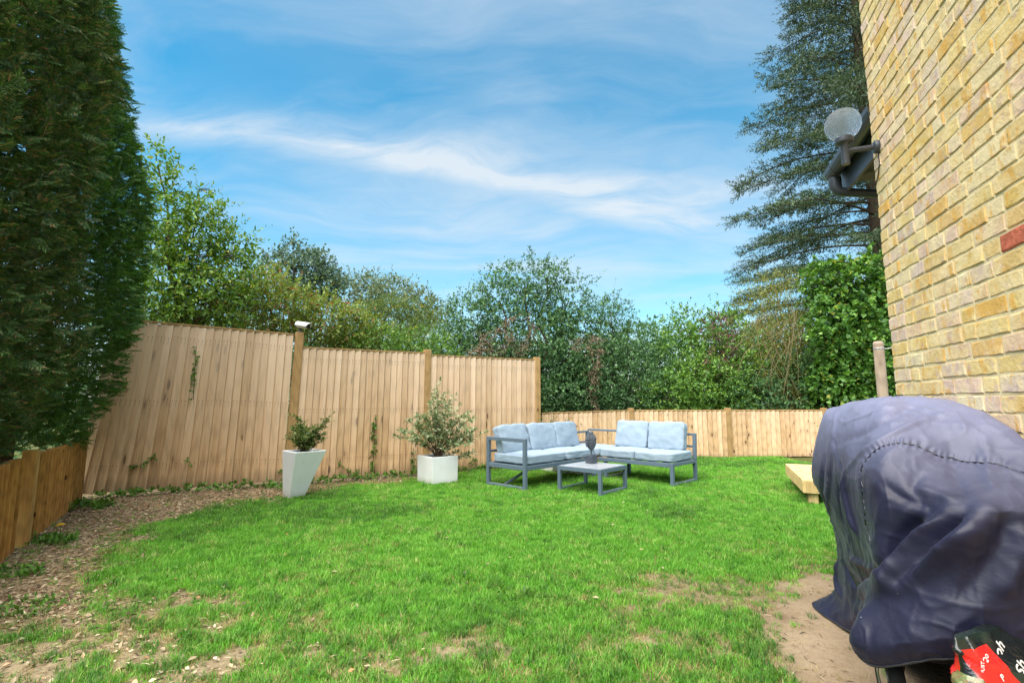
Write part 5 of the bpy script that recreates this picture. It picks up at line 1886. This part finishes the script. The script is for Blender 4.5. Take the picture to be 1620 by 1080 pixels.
def planter(name, label, F_b, F_t, dl, dr, sb, st, h, wall=0.022, group=None):
    """front corner bottom/top, left and right edge directions"""
    dl, dr = Vector(dl).normalized(), Vector(dr).normalized()
    def sq(F_, s, ins=0.0):
        F_ = Vector(F_)
        a = F_ + (dl + dr) * ins
        s = s - 2 * ins
        return [tuple(a), tuple(a + dr * s), tuple(a + dr * s + dl * s), tuple(a + dl * s)]
    cb = Vector(F_b) + (dl + dr) * sb / 2
    root = empty(name, (cb.x, cb.y, 0))
    tag(root, label, 'planter', group)
    o = lambda pts: [(x - cb.x, y - cb.y) for x, y in pts]
    ob, ot, it = o(sq(F_b, sb)), o(sq(F_t, st)), o(sq(F_t, st, wall))
    k = 0.14
    isoil = [((1 - k) * a[0] + k * b[0], (1 - k) * a[1] + k * b[1]) for a, b in zip(it, o(sq(F_b, sb, wall)))]
    vs = [(x, y, -0.004) for x, y in ob] + [(x, y, h) for x, y in ot] + [(x, y, h) for x, y in it] + [(x, y, h * (1 - k)) for x, y in isoil]
    fs = [(3, 2, 1, 0)]
    for r_ in range(3):
        for i in range(4):
            j = (i + 1) % 4
            fs.append((r_ * 4 + i, r_ * 4 + j, r_ * 4 + 4 + j, r_ * 4 + 4 + i))
    mb = MB().add(vs, fs)
    mb.build('pot', M['planter'], root, bevel=0.004)
    MB().add([(x, y, h * (1 - k) + 0.012) for x, y in isoil], [(0, 1, 2, 3)]).build('soil', M['soil'], root)
    ct = Vector(F_t) + (dl + dr) * st / 2
    return Vector((ct.x, ct.y, h * (1 - k) + 0.012))


def pot_shrub(name, label, c, stems, mat, lsize, lwid, n_leaf, seed, twig_r=0.005, sub=5, sublen=0.16, leaf=LEAF4, cat='shrub', low=0.25):
    """stems: list of tip offsets from c"""
    rng = np.random.default_rng(seed); rr = random.Random(seed)
    root = empty(name, c)
    tag(root, label, cat)
    mb = MB(); P, D = [], []
    for s in stems:
        tip = Vector(s)
        st = Vector((rr.uniform(-1, 1) * 0.05, rr.uniform(-1, 1) * 0.05, 0))
        ctrl = Vector((tip.x * 0.35, tip.y * 0.35, tip.z * 0.65))
        pts = [st.lerp(ctrl, f).lerp(ctrl.lerp(tip, f), f) for f in (0, .17, .33, .5, .67, .83, 1)]
        mb.tube(pts, [twig_r * (1 - 0.11 * i) for i in range(7)], 5)
        for q in range(sub):
            f = low + (1 - low) * (q + rr.random()) / sub
            i = min(5, int(f * 6)); p = pts[i].lerp(pts[i + 1], f * 6 - i)
            d = ((pts[i + 1] - pts[i]).normalized() * 0.7 + Vector((rr.uniform(-1, 1), rr.uniform(-1, 1), rr.uniform(-0.3, 0.8)))).normalized()
            P.append(p[:]); D.append(d[:])
        P.append(pts[5][:]); D.append((pts[6] - pts[5]).normalized()[:])
    mb.build('stems', M['bark'], root, smooth=True)
    V, F_ = shoots_to_leaves(np.array(P), np.array(D), sublen * rng.uniform(0.6, 1.2, len(P)), n_leaf, leaf, lsize, lwid, rng, droop=0.15)
    link('leaves', fast_mesh('leaves', V, F_), mat, root)
    return root


def build_planters():
    c1 = planter('tapered_planter', 'tall white tapered planter standing against the fence by the camera post', (-2.50, 5.93), (-2.386, 5.77), (-0.72, 0.69), (0.69, 0.72), 0.17, 0.36, 0.53, group='white planters')
    rr = random.Random(2)
    stems = [(rr.uniform(-0.2, 0.17), rr.uniform(-0.14, 0.14), rr.uniform(0.16, 0.33)) for _ in range(34)] + [(-0.13, 0.0, 0.46), (-0.09, 0.02, 0.42), (0.25, 0.0, 0.42), (0.21, 0.03, 0.36), (0.28, 0.0, 0.46)]
    pot_shrub('potted_shrub', 'small upright variegated shrub in the tall tapered planter', c1, stems, M['euonymus'], 0.042, 0.55, 9, 41, 0.0035, 8, 0.10)
    c2 = planter('cube_planter', 'white cube planter holding the large variegated shrub', (-1.03, 6.85), (-1.035, 6.845), (-0.65, 0.76), (0.76, 0.65), 0.39, 0.40, 0.36, group='white planters')
    stems = []
    for (px, py) in [(692, 612), (700, 625), (680, 640), (712, 630), (660, 655), (645, 665), (638, 680), (632, 690), (735, 655), (748, 660), (750, 680), (745, 690), (720, 650), (675, 660), (665, 680), (730, 675), (705, 650), (690, 650),
                     (655, 690), (725, 690), (738, 700), (700, 690), (680, 690), (715, 700), (670, 700), (695, 722), (742, 720), (755, 690), (660, 670), (690, 665), (712, 672), (728, 662), (684, 628)]:
        p = at(px, py, c2.y + rr.uniform(-0.22, 0.2))
        stems.append((p - c2)[:])
    pot_shrub('potted_shrub', 'large bushy variegated shrub spreading from the white cube planter', c2, stems, M['variegated'], 0.068, 0.48, 10, 42, 0.006, 8, 0.15, LEAF6, low=0.35)
    c3 = planter('low_planter', 'white planter half hidden behind the left sofa unit', (0.62, 8.02), (0.62, 8.015), (-0.65, 0.76), (0.76, 0.65), 0.36, 0.37, 0.34, group='white planters')
    stems = [(rr.uniform(-0.25, 0.25), rr.uniform(-0.2, 0.2), rr.uniform(0.3, 0.6)) for _ in range(22)]
    pot_shrub('potted_shrub', 'dry pinkish-green shrub showing above the left sofa cushions', c3, stems, leaf_mat('faded_shrub_leaf', [(0, (0.10, 0.14, 0.04)), (0.5, (0.2, 0.2, 0.07)), (0.7, (0.32, 0.2, 0.11)), (1, (0.42, 0.26, 0.17))]), 0.04, 0.5, 8, 43, 0.004, 5, 0.12)


build_planters()


# ------------------------------------------------------------------ deck, line post, spiky plant
def build_deck():
    P = Vector((3.10, 5.62, 0))
    a = math.atan2(0.93, 0.37)
    root = empty('timber_deck', P, a - PI / 2)       # local y runs away from the camera, local x to the right
    tag(root, 'low new pale timber deck half hidden behind the covered barbecue', 'deck')
    L, Wd_, z0, z1 = 1.52, 1.7, 0.125, 0.262
    n = 12
    for i in range(n):
        w = L / n
        MB().box(0.0, Wd_, i * w + 0.003, (i + 1) * w - 0.003, z1 - 0.028, z1).build('board', M['deck'], root, bevel=0.003).rotation_euler = (0, 0, 0)
    MB().box(0.0, 0.032, 0.0, L, z0, z1 - 0.031).build('fascia', M['deck'], root, bevel=0.003)
    fl = MB()
    ng = 7
    hh = (z1 - 0.031 - z0) / ng
    fl.box(0.034, Wd_, 0.006, 0.03, z0, z1 - 0.031)
    for i in range(ng):
        fl.box(0.034, Wd_, 0.0, 0.0055, z0 + i * hh + 0.003, z0 + (i + 1) * hh - 0.004)
    fl.build('grooved_fascia', M['deck'], root)
    for x, y in ((0.10, 0.10), (0.10, L - 0.10), (Wd_ - 0.1, 0.1), (Wd_ - 0.1, L - 0.1)):
        MB().box(x - 0.045, x + 0.045, y - 0.045, y + 0.045, -0.02, z0 + 0.09).build('leg', M['deck'], root)


build_deck()


def build_line_post():
    top = at(1389, 540, 5.3)
    root = empty('washing_line_post', (top.x, top.y, 0))
    tag(root, 'weathered round timber post with a line tied to its top', 'post')
    h = top.z
    MB().lathe([(0.048, -0.05), (0.048, h - 0.06), (0.0475, h - 0.055), (0.046, h - 0.052), (0.0475, h - 0.048), (0.047, h - 0.02), (0.042, h - 0.006), (0.034, h)], 18).build('post', M['grey_post'], root, smooth=True)
    MB().lathe([(0.0495, h - 0.083), (0.0505, h - 0.08), (0.0505, h - 0.074), (0.0495, h - 0.071)], 18).build('line_knot', M['wire'], root, smooth=True)
    MB().tube([(0.045, 0, h - 0.077), (0.4, 0.05, h - 0.045), (1.2, 0.3, h + 0.02)], 0.004, 6).build('line', M['wire'], root)
    MB().tube([(0.045, -0.02, h - 0.08), (0.4, -0.1, h - 0.02), (1.0, -0.3, h + 0.08)], 0.004, 6).build('line', M['wire'], root)


build_line_post()


def build_spiky():
    c = gp(1440, 800)
    c = Vector((at(1440, 620, 5.0).x, 5.0, 0))
    root = empty('spiky_plant', c)
    tag(root, 'yellow-green strappy plant between the round post and house corner', 'plant')
    rr = random.Random(8)
    m = leaf_mat('strap_leaf', [(0, (0.16, 0.22, 0.03)), (0.6, (0.36, 0.38, 0.05)), (1, (0.5, 0.46, 0.09))])
    for k in range(34):
        az = rr.uniform(0, 2 * PI); el = rr.uniform(0.3, 1.3)
        L = rr.uniform(0.55, 0.9)
        d = Vector((math.cos(az) * math.cos(el), math.sin(az) * math.cos(el), math.sin(el)))
        s = Vector((-math.sin(az), math.cos(az), 0))
        vs, fs = [], []
        for i in range(6):
            f = i / 5
            p = Vector((0, 0, 0.62)) + d * L * f - Vector((0, 0, 0.25 * L * f ** 2.5))
            w = 0.018 * (1 - f ** 1.5) + 0.001
            vs += [p - s * w, p + Vector((0, 0, -0.006)), p + s * w]
        for i in range(5):
            fs += [(i * 3, i * 3 + 1, i * 3 + 4, i * 3 + 3), (i * 3 + 1, i * 3 + 2, i * 3 + 5, i * 3 + 4)]
        MB().add(vs, fs).build('leaf', m, root)
    MB().tube([(0, 0, -0.02), (0.01, 0, 0.35), (0, 0, 0.64)], [0.05, 0.045, 0.05], 10).build('stem', M['bark'], root, smooth=True)


build_spiky()


# ------------------------------------------------------------------ ground plants along the fences
def fence_pt(px, py, P, Q, off=0.035):
    d = (Q - P); n = Vector((d.y, -d.x, 0)).normalized()
    p = on_plane(px, py, P, n)
    return p + n * off


def sprig(name, label, pts, mat, lsize, n_leaf, seed, lwid=0.8, leaf=IVY, sub=4, sublen=0.06, r=0.003, cat='climber', group=None):
    """creeping shoot following a line of points"""
    rng = np.random.default_rng(seed); rr = random.Random(seed)
    c = pts[0]
    root = empty(name, c)
    tag(root, label, cat, group)
    q = [p - c for p in pts]
    mb = MB().tube(q, r, 5)
    mb.build('stem', M['bark'], root)
    P, D = [], []
    for a, b in zip(q[:-1], q[1:]):
        L = (b - a).length
        for k in range(max(1, int(L / 0.02 * sub / 4))):
            P.append((a.lerp(b, rr.random()))[:])
            D.append(Vector((rr.uniform(-1, 1), rr.uniform(-1, 0), rr.uniform(-0.5, 0.9))).normalized()[:])
    V, F_ = shoots_to_leaves(np.array(P), np.array(D), sublen, n_leaf, leaf, lsize, lwid, rng, up=0.5)
    link('leaves', fast_mesh('leaves', V, F_), mat, root)


def weed_clump(label, px, py, rad, n, mat, lsize, seed, lwid=0.55, hgt=0.08, group='weeds on the dry border', flower=False, name='weed'):
    rng = np.random.default_rng(seed); rr = random.Random(seed)
    c = gp(px, py)
    root = empty(name, c)
    tag(root, label, 'weed', group)
    P, D = [], []
    mb = MB()
    for k in range(n):
        a, q = rr.uniform(0, 2 * PI), rad * math.sqrt(rr.random())
        b = Vector((q * math.cos(a) * 1.3, q * math.sin(a) * 0.8, 0))
        d = Vector((math.cos(a) * 0.6 + rr.uniform(-0.5, 0.5), math.sin(a) * 0.6 + rr.uniform(-0.5, 0.5), rr.uniform(0.3, 1.0))).normalized()
        P.append(b[:]); D.append(d[:])
        if k % 3 == 0:
            mb.tube([b, b + d * hgt], 0.0018, 4)
    mb.build('stems', M['weed'], root)
    V, F_ = shoots_to_leaves(np.array(P), np.array(D), hgt, 4, LEAF6, lsize, lwid, rng, up=1.0)
    link('leaves', fast_mesh('leaves', V, F_), mat, root)
    if flower:
        fm = plain_mat('dandelion_yellow', (0.85, 0.55, 0.01), 0.7, var=0.1)
        f = MB()
        for ring, (r_, z, k) in enumerate(((0.030, 0.0, 18), (0.022, 0.006, 14), (0.012, 0.010, 10))):
            for i in range(k):
                a = 2 * PI * i / k + ring
                d = Vector((math.cos(a), math.sin(a), 0)); s = Vector((-d.y, d.x, 0)) * 0.003
                b = Vector((0, -0.02, 0.135 + z))
                f.add([b - s * 0.5, b + s * 0.5, b + d * r_ + s + Vector((0, 0, 0.004)), b + d * r_ - s + Vector((0, 0, 0.004))], [(0, 1, 2, 3)])
        fl = f.build('flower', fm, root)
        MB().tube([(0, 0, 0), (0, -0.01, 0.07), (0, -0.02, 0.135)], 0.002, 5).build('flower_stalk', M['weed'], root)


def build_small_plants():
    g = 'ivy sprigs on the tall fence'
    S = lambda label, pl, P, Q, **k: sprig('ivy_sprig', label, [fence_pt(x, y, P, Q) for x, y in pl], M['weed'], k.get('ls', 0.04), 3, k.get('seed', 1), sublen=0.05, group=g)
    S('ivy trailing down the upper middle of the left fence panel', [(311, 548), (309, 575), (308, 600), (306, 632)], FD, FA, seed=2, ls=0.035)
    S('ivy tuft at half height near the conifer on the left fence panel', [(201, 598), (200, 612), (201, 622)], FD, FA, seed=3)
    S('ivy runner low on the left fence panel', [(210, 742), (228, 732), (246, 724), (247, 715)], FD, FA, seed=4)
    S('single small ivy tuft low in the middle of the left panel', [(291, 727), (297, 729), (301, 731)], FD, FA, seed=5)
    S('ivy at the gap below the tall planter side', [(440, 748), (450, 742), (456, 744)], FA, FB, seed=6)
    S('slender upright creeper climbing the middle fence panel', [(588, 750), (590, 720), (592, 690), (593, 655)], FA, FB, seed=7, ls=0.045)
    S('creeper low on the middle fence panel right of the tall planter', [(538, 735), (548, 742), (560, 752), (568, 740)], FA, FB, seed=8)
    S('creeper climbing beside the cube planter', [(652, 752), (654, 730), (653, 708)], FA, FB, seed=9)
    S('creeper right of the cube planter behind the shrub', [(742, 738), (748, 722), (752, 735)], FB, FC, seed=10)
    rr = random.Random(4)
    # ivy skirt along the foot of the fence
    k = 0
    for (P, Q, a, b) in ((FD, FA, 0.12, 0.98), (FA, FB, 0.02, 0.98), (FB, FC, 0.05, 0.95)):
        d = Q - P; n = Vector((d.y, -d.x, 0)).normalized()
        names = {id(FD): 'left', id(FA): 'middle', id(FB): 'end'}[id(P)]
        pts = []
        for i in range(15):
            f = a + (b - a) * i / 14
            pts.append(P + d * f + n * (0.07 + rr.uniform(-0.03, 0.07)) + Vector((0, 0, rr.uniform(0.02, 0.07))))
        sprig('ivy_skirt', 'fringe of ground ivy along the foot of the %s fence panel' % names, pts, M['weed'], 0.045, 4, 60 + k, sub=7, sublen=0.09, group='ivy fringes below the tall fence')
        k += 1
    weed_clump('broad-leaved green weeds in the corner where the two left fences meet', 130, 803, 0.20, 60, M['weed'], 0.085, 71, hgt=0.09)
    weed_clump('weed patch at the foot of the low fence post', 52, 858, 0.13, 60, M['weed'], 0.045, 72, hgt=0.08)
    weed_clump('dandelion with one yellow flower on the dry border', 96, 858, 0.09, 36, M['weed'], 0.06, 73, hgt=0.06, flower=True, name='dandelion')
    weed_clump('weed patch at the left picture edge below the low fence', 18, 908, 0.12, 55, M['weed'], 0.045, 74, hgt=0.07)
    weed_clump('clover-like weed patch near the lower left corner', 30, 965, 0.14, 60, M['weed'], 0.035, 75, hgt=0.06)
    weed_clump('fresh weeds at the base of the left panel and conifer gap', 205, 778, 0.12, 40, M['weed'], 0.06, 76, hgt=0.08)
    weed_clump('small blue-green weed rosette in the lawn centre', 815, 945, 0.07, 22, M['weed'], 0.04, 77, hgt=0.05, group=None)
    weed_clump('weeds at the left foot of the tall tapered planter', 445, 772, 0.14, 50, M['weed'], 0.055, 78, hgt=0.09, group=None)


build_small_plants()


# ------------------------------------------------------------------ grass, litter
def build_grass():
    rng = np.random.default_rng(5)
    src = bpy.data.collections.new('grass_tufts')
    lush = leaf_mat('lawn_blade', [(0, (0.0784, 0.235, 0.0269)), (0.35, (0.112, 0.325, 0.0336)), (0.75, (0.174, 0.426, 0.047)), (0.95, (0.269, 0.515, 0.0896)), (1, (0.47, 0.504, 0.179))], instance=True, rough=0.55, trans=0.35, spec=0.25)
    dry = leaf_mat('dry_blade', [(0, (0.20, 0.17, 0.05)), (0.5, (0.33, 0.27, 0.10)), (1, (0.45, 0.37, 0.18))], instance=True, rough=0.7, trans=0.25, spec=0.2)
    dark = leaf_mat('dark_blade', [(0, (0.045, 0.128, 0.018)), (0.5, (0.075, 0.195, 0.027)), (1, (0.128, 0.27, 0.0375))], instance=True, rough=0.5, trans=0.3, spec=0.3)

    def tuft(name, n, hgt, rad, w, mat, lean=0.5, seed=0):
        r = np.random.default_rng(seed)
        V, F_ = [], []
        for k in range(n):
            a = r.uniform(0, 2 * PI); q = rad * math.sqrt(r.random())
            b = np.array([q * math.cos(a), q * math.sin(a), -0.005])
            az = r.uniform(0, 2 * PI); h = hgt * r.uniform(0.55, 1.15); l = lean * h * r.uniform(0.2, 1.3)
            d = np.array([math.cos(az), math.sin(az), 0]); s = np.array([-d[1], d[0], 0])
            ww = w * r.uniform(0.7, 1.3)
            o = len(V)
            V += [b - s * ww / 2, b + s * ww / 2, b + d * l * 0.35 + np.array([0, 0, h * 0.6]) + s * ww * 0.42, b + d * l * 0.35 + np.array([0, 0, h * 0.6]) - s * ww * 0.42, b + d * l + np.array([0, 0, h])]
            F_ += [(o, o + 1, o + 2), (o, o + 2, o + 3), (o + 3, o + 2, o + 4)]
        me = fast_mesh(name, np.array(V), np.array(F_))
        me.materials.append(mat)
        ob = bpy.data.objects.new(name, me)
        src.objects.link(ob)
    tuft('tuft_0', 34, 0.030, 0.045, 0.0032, lush, 0.8, 1)
    tuft('tuft_1', 34, 0.026, 0.045, 0.0032, lush, 1.0, 2)
    tuft('tuft_2', 28, 0.036, 0.042, 0.0036, lush, 0.9, 3)
    tuft('tuft_3', 22, 0.052, 0.035, 0.0034, dark, 0.9, 4)
    tuft('tuft_4', 18, 0.028, 0.045, 0.0026, dry, 1.3, 5)

    # candidate points
    def cand(n, x0, x1, y0, y1):
        return np.c_[rng.uniform(x0, x1, n), rng.uniform(y0, y1, n)]
    def dens(n_per, x0, x1, y0, y1): return cand(int(n_per * (x1 - x0) * (y1 - y0)), x0, x1, y0, y1)
    XY = np.concatenate([dens(2600, -2.9, 2.4, 1.55, 3.2), dens(1700, -4.2, 3.6, 3.2, 5.2), dens(1150, -4.9, 4.4, 5.2, 7.5), dens(800, -3.6, 5.2, 7.5, 10.2)])
    # frustum cull with margin
    XY = XY[np.abs(XY[:, 0]) < XY[:, 1] * 1.08 + 0.5]
    lit, dirt, bare, thin = masks(XY)
    n_b = fbm(np.c_[XY * 1.1, np.zeros(len(XY))], 3, 33)
    n_s = fbm(np.c_[XY * 4.5, np.zeros(len(XY))], 3, 44)
    ldry = np.clip(1 - lit * 0.90, 0, 1) * (1 - dirt * 0.99) * (1 - np.clip(bare, 0, 0.97))
    ldry *= 1 - thin * np.clip((n_s - 0.42) * 5, 0, 1) * 0.8
    # not behind the tall fence or inside the left border fence
    def side(P, Q): 
        d = (Q - P).to_2d(); return (XY[:, 0] - P.x) * d.y - (XY[:, 1] - P.y) * d.x
    ok = (side(FD, FA) > 0.08) & (side(FA, FB) > 0.05) & ((side(FB, FC) > 0.05) | (XY[:, 0] > FC.x))
    Pa, Pb = gp(126, 792), gp(-2, 888)
    ok &= ((XY[:, 0] - Pa.x) * (Pb - Pa).y - (XY[:, 1] - Pa.y) * (Pb - Pa).x) < -0.05
    keep = ok & (rng.random(len(XY)) < ldry)
    # under the barbecue and in the house: none
    rel = XY - np.array(BC[:2])
    a_ = rel @ np.array(BA[:2]); b_ = rel @ np.array(BB[:2])
    keep &= ~((b_ < 0.24) & (a_ > -0.55))
    XY, lit, dirt, bare, thin, n_b, n_s = [q[keep] for q in (XY, lit, dirt, bare, thin, n_b, n_s)]
    n = len(XY)
    u = rng.random(n)
    idx = rng.integers(0, 3, n)
    edge = np.clip(lit + dirt + bare, 0, 1)
    pdry = np.clip(0.02 + thin * 0.26 + edge * 0.6 + np.clip(n_s - 0.57, 0, 1) * 1.7 + np.clip(n_b - 0.56, 0, 1) * 1.2, 0, 0.85)
    pdark = np.clip((n_b - 0.40) * -2.5 + 0.10, 0.02, 0.35) + np.clip((3.6 - XY[:, 1]) / 2, 0, 1) * 0.22
    idx = np.where(u < pdry, 4, np.where(u < pdry + pdark, 3, idx))
    sc_ = rng.uniform(0.75, 1.25, n) * (0.8 + 0.5 * n_s) * np.where(XY[:, 1] > 6.5, 1.2, 1.0)
    sc_ *= (1 - 0.3 * edge) * np.where(XY[:, 1] < 3.2, 0.86, 1.0)
    me = bpy.data.meshes.new('lawn')
    me.vertices.add(n)
    me.vertices.foreach_set('co', np.c_[XY, ground_h(XY)].astype(np.float32).ravel())
    a1 = me.attributes.new('rot', 'FLOAT_VECTOR', 'POINT')
    a1.data.foreach_set('vector', np.c_[rng.normal(size=n) * 0.12, rng.normal(size=n) * 0.12, rng.uniform(0, 2 * PI, n)].astype(np.float32).ravel())
    a2 = me.attributes.new('scl', 'FLOAT', 'POINT'); a2.data.foreach_set('value', sc_.astype(np.float32))
    a3 = me.attributes.new('pick', 'INT', 'POINT'); a3.data.foreach_set('value', idx.astype(np.int32))
    o = link('lawn', me, None)
    tag(o, 'short green lawn with dry and thin patches', 'grass', kind='stuff')
    ng = bpy.data.node_groups.new('lawn_tufts', 'GeometryNodeTree')
    ng.interface.new_socket('Geometry', in_out='INPUT', socket_type='NodeSocketGeometry')
    ng.interface.new_socket('Geometry', in_out='OUTPUT', socket_type='NodeSocketGeometry')
    N = ng.nodes; Lk = ng.links
    gi, go = N.new('NodeGroupInput'), N.new('NodeGroupOutput')
    ip = N.new('GeometryNodeInstanceOnPoints')
    ci = N.new('GeometryNodeCollectionInfo')
    ci.inputs['Collection'].default_value = src
    ci.inputs['Separate Children'].default_value = True
    ci.inputs['Reset Children'].default_value = True
    ip.inputs['Pick Instance'].default_value = True
    def attr(nm, typ):
        q = N.new('GeometryNodeInputNamedAttribute'); q.data_type = typ; q.inputs['Name'].default_value = nm
        return q.outputs['Attribute']
    Lk.new(gi.outputs[0], ip.inputs['Points'])
    Lk.new(ci.outputs[0], ip.inputs['Instance'])
    Lk.new(attr('pick', 'INT'), ip.inputs['Instance Index'])
    Lk.new(attr('rot', 'FLOAT_VECTOR'), ip.inputs['Rotation'])
    Lk.new(attr('scl', 'FLOAT'), ip.inputs['Scale'])
    Lk.new(ip.outputs[0], go.inputs[0])
    md = o.modifiers.new('tufts', 'NODES'); md.node_group = ng
    print('grass tufts', n)


build_grass()


def build_litter():
    rng = np.random.default_rng(9)
    def pts(n, x0, x1, y0, y1):
        return np.c_[rng.uniform(x0, x1, n), rng.uniform(y0, y1, n)]
    XY = np.concatenate([pts(110000, -5.0, -0.5, 1.6, 8.6)])
    XY = XY[np.abs(XY[:, 0]) < XY[:, 1] * 1.1 + 0.4]
    lit, dirt, bare, thin = masks(XY)
    Pa, Pb = gp(126, 792), gp(-2, 888)
    ok = ((XY[:, 0] - Pa.x) * (Pb - Pa).y - (XY[:, 1] - Pa.y) * (Pb - Pa).x) < -0.02
    d = (FA - FD).to_2d(); ok &= ((XY[:, 0] - FD.x) * d.y - (XY[:, 1] - FD.y) * d.x) > 0.03
    keep = ok & (rng.random(len(XY)) < np.clip(lit * 0.85 + bare * 0.45 + 0.005, 0, 1))
    XY = XY[keep]
    n = len(XY)
    A = unit(np.c_[rng.normal(size=(n, 2)), rng.normal(size=n) * 0.22])
    U = unit(np.c_[rng.normal(size=(n, 2)) * 0.5, np.ones(n)])
    P = np.c_[XY, ground_h(XY) + rng.uniform(0.002, 0.016, n)]
    size = rng.uniform(0.012, 0.038, n)
    straw = rng.random(n) < 0.62
    V, F_ = scatter(LEAF4[0], LEAF4[1], P, A, U, np.where(straw, size * 1.6, size), np.where(straw, 0.004, size * 0.55))
    m = leaf_mat('dry_litter', [(0, (0.07, 0.05, 0.034)), (0.25, (0.22, 0.16, 0.10)), (0.6, (0.42, 0.33, 0.21)), (0.85, (0.56, 0.47, 0.32)), (0.93, (0.45, 0.22, 0.10)), (1, (0.6, 0.52, 0.38))], trans=0.12, rough=0.8, spec=0.15)
    o = link('leaf_litter', fast_mesh('leaf_litter', V, F_), m)
    tag(o, 'dry leaves and straw strewn over the left border', 'leaf litter', kind='stuff')
    # sparse fallen leaves on lawn and straw on the dirt
    XY = np.concatenate([pts(100, -2.6, 2.6, 1.6, 6.5), pts(900, 0.5, 1.9, 1.7, 3.2)])
    lit, dirt, bare, thin = masks(XY)
    keep = (np.arange(len(XY)) < 100) | (dirt > 0.5)
    rel = XY - np.array(BC[:2])
    keep &= ~(((rel @ np.array(BB[:2])) < 0.36) & ((rel @ np.array(BA[:2])) > -0.6))
    first = (np.arange(len(XY)) < 100)[keep]
    XY = XY[keep]; n = len(XY)
    A = unit(np.c_[rng.normal(size=(n, 2)), rng.normal(size=n) * 0.15])
    U = unit(np.c_[rng.normal(size=(n, 2)) * 0.35, np.ones(n)])
    P = np.c_[XY, ground_h(XY) + np.where(first, 0.026, 0.006)]
    size = np.where(first, rng.uniform(0.02, 0.045, n), rng.uniform(0.01, 0.05, n))
    V, F_ = scatter(LEAF4[0], LEAF4[1], P, A, U, size, np.where(first, size * 0.5, 0.003))
    o = link('fallen_leaves', fast_mesh('fallen_leaves', V, F_), m)
    tag(o, 'scattered dry leaves and straws on the lawn and dirt', 'fallen leaves', kind='stuff')


build_litter()
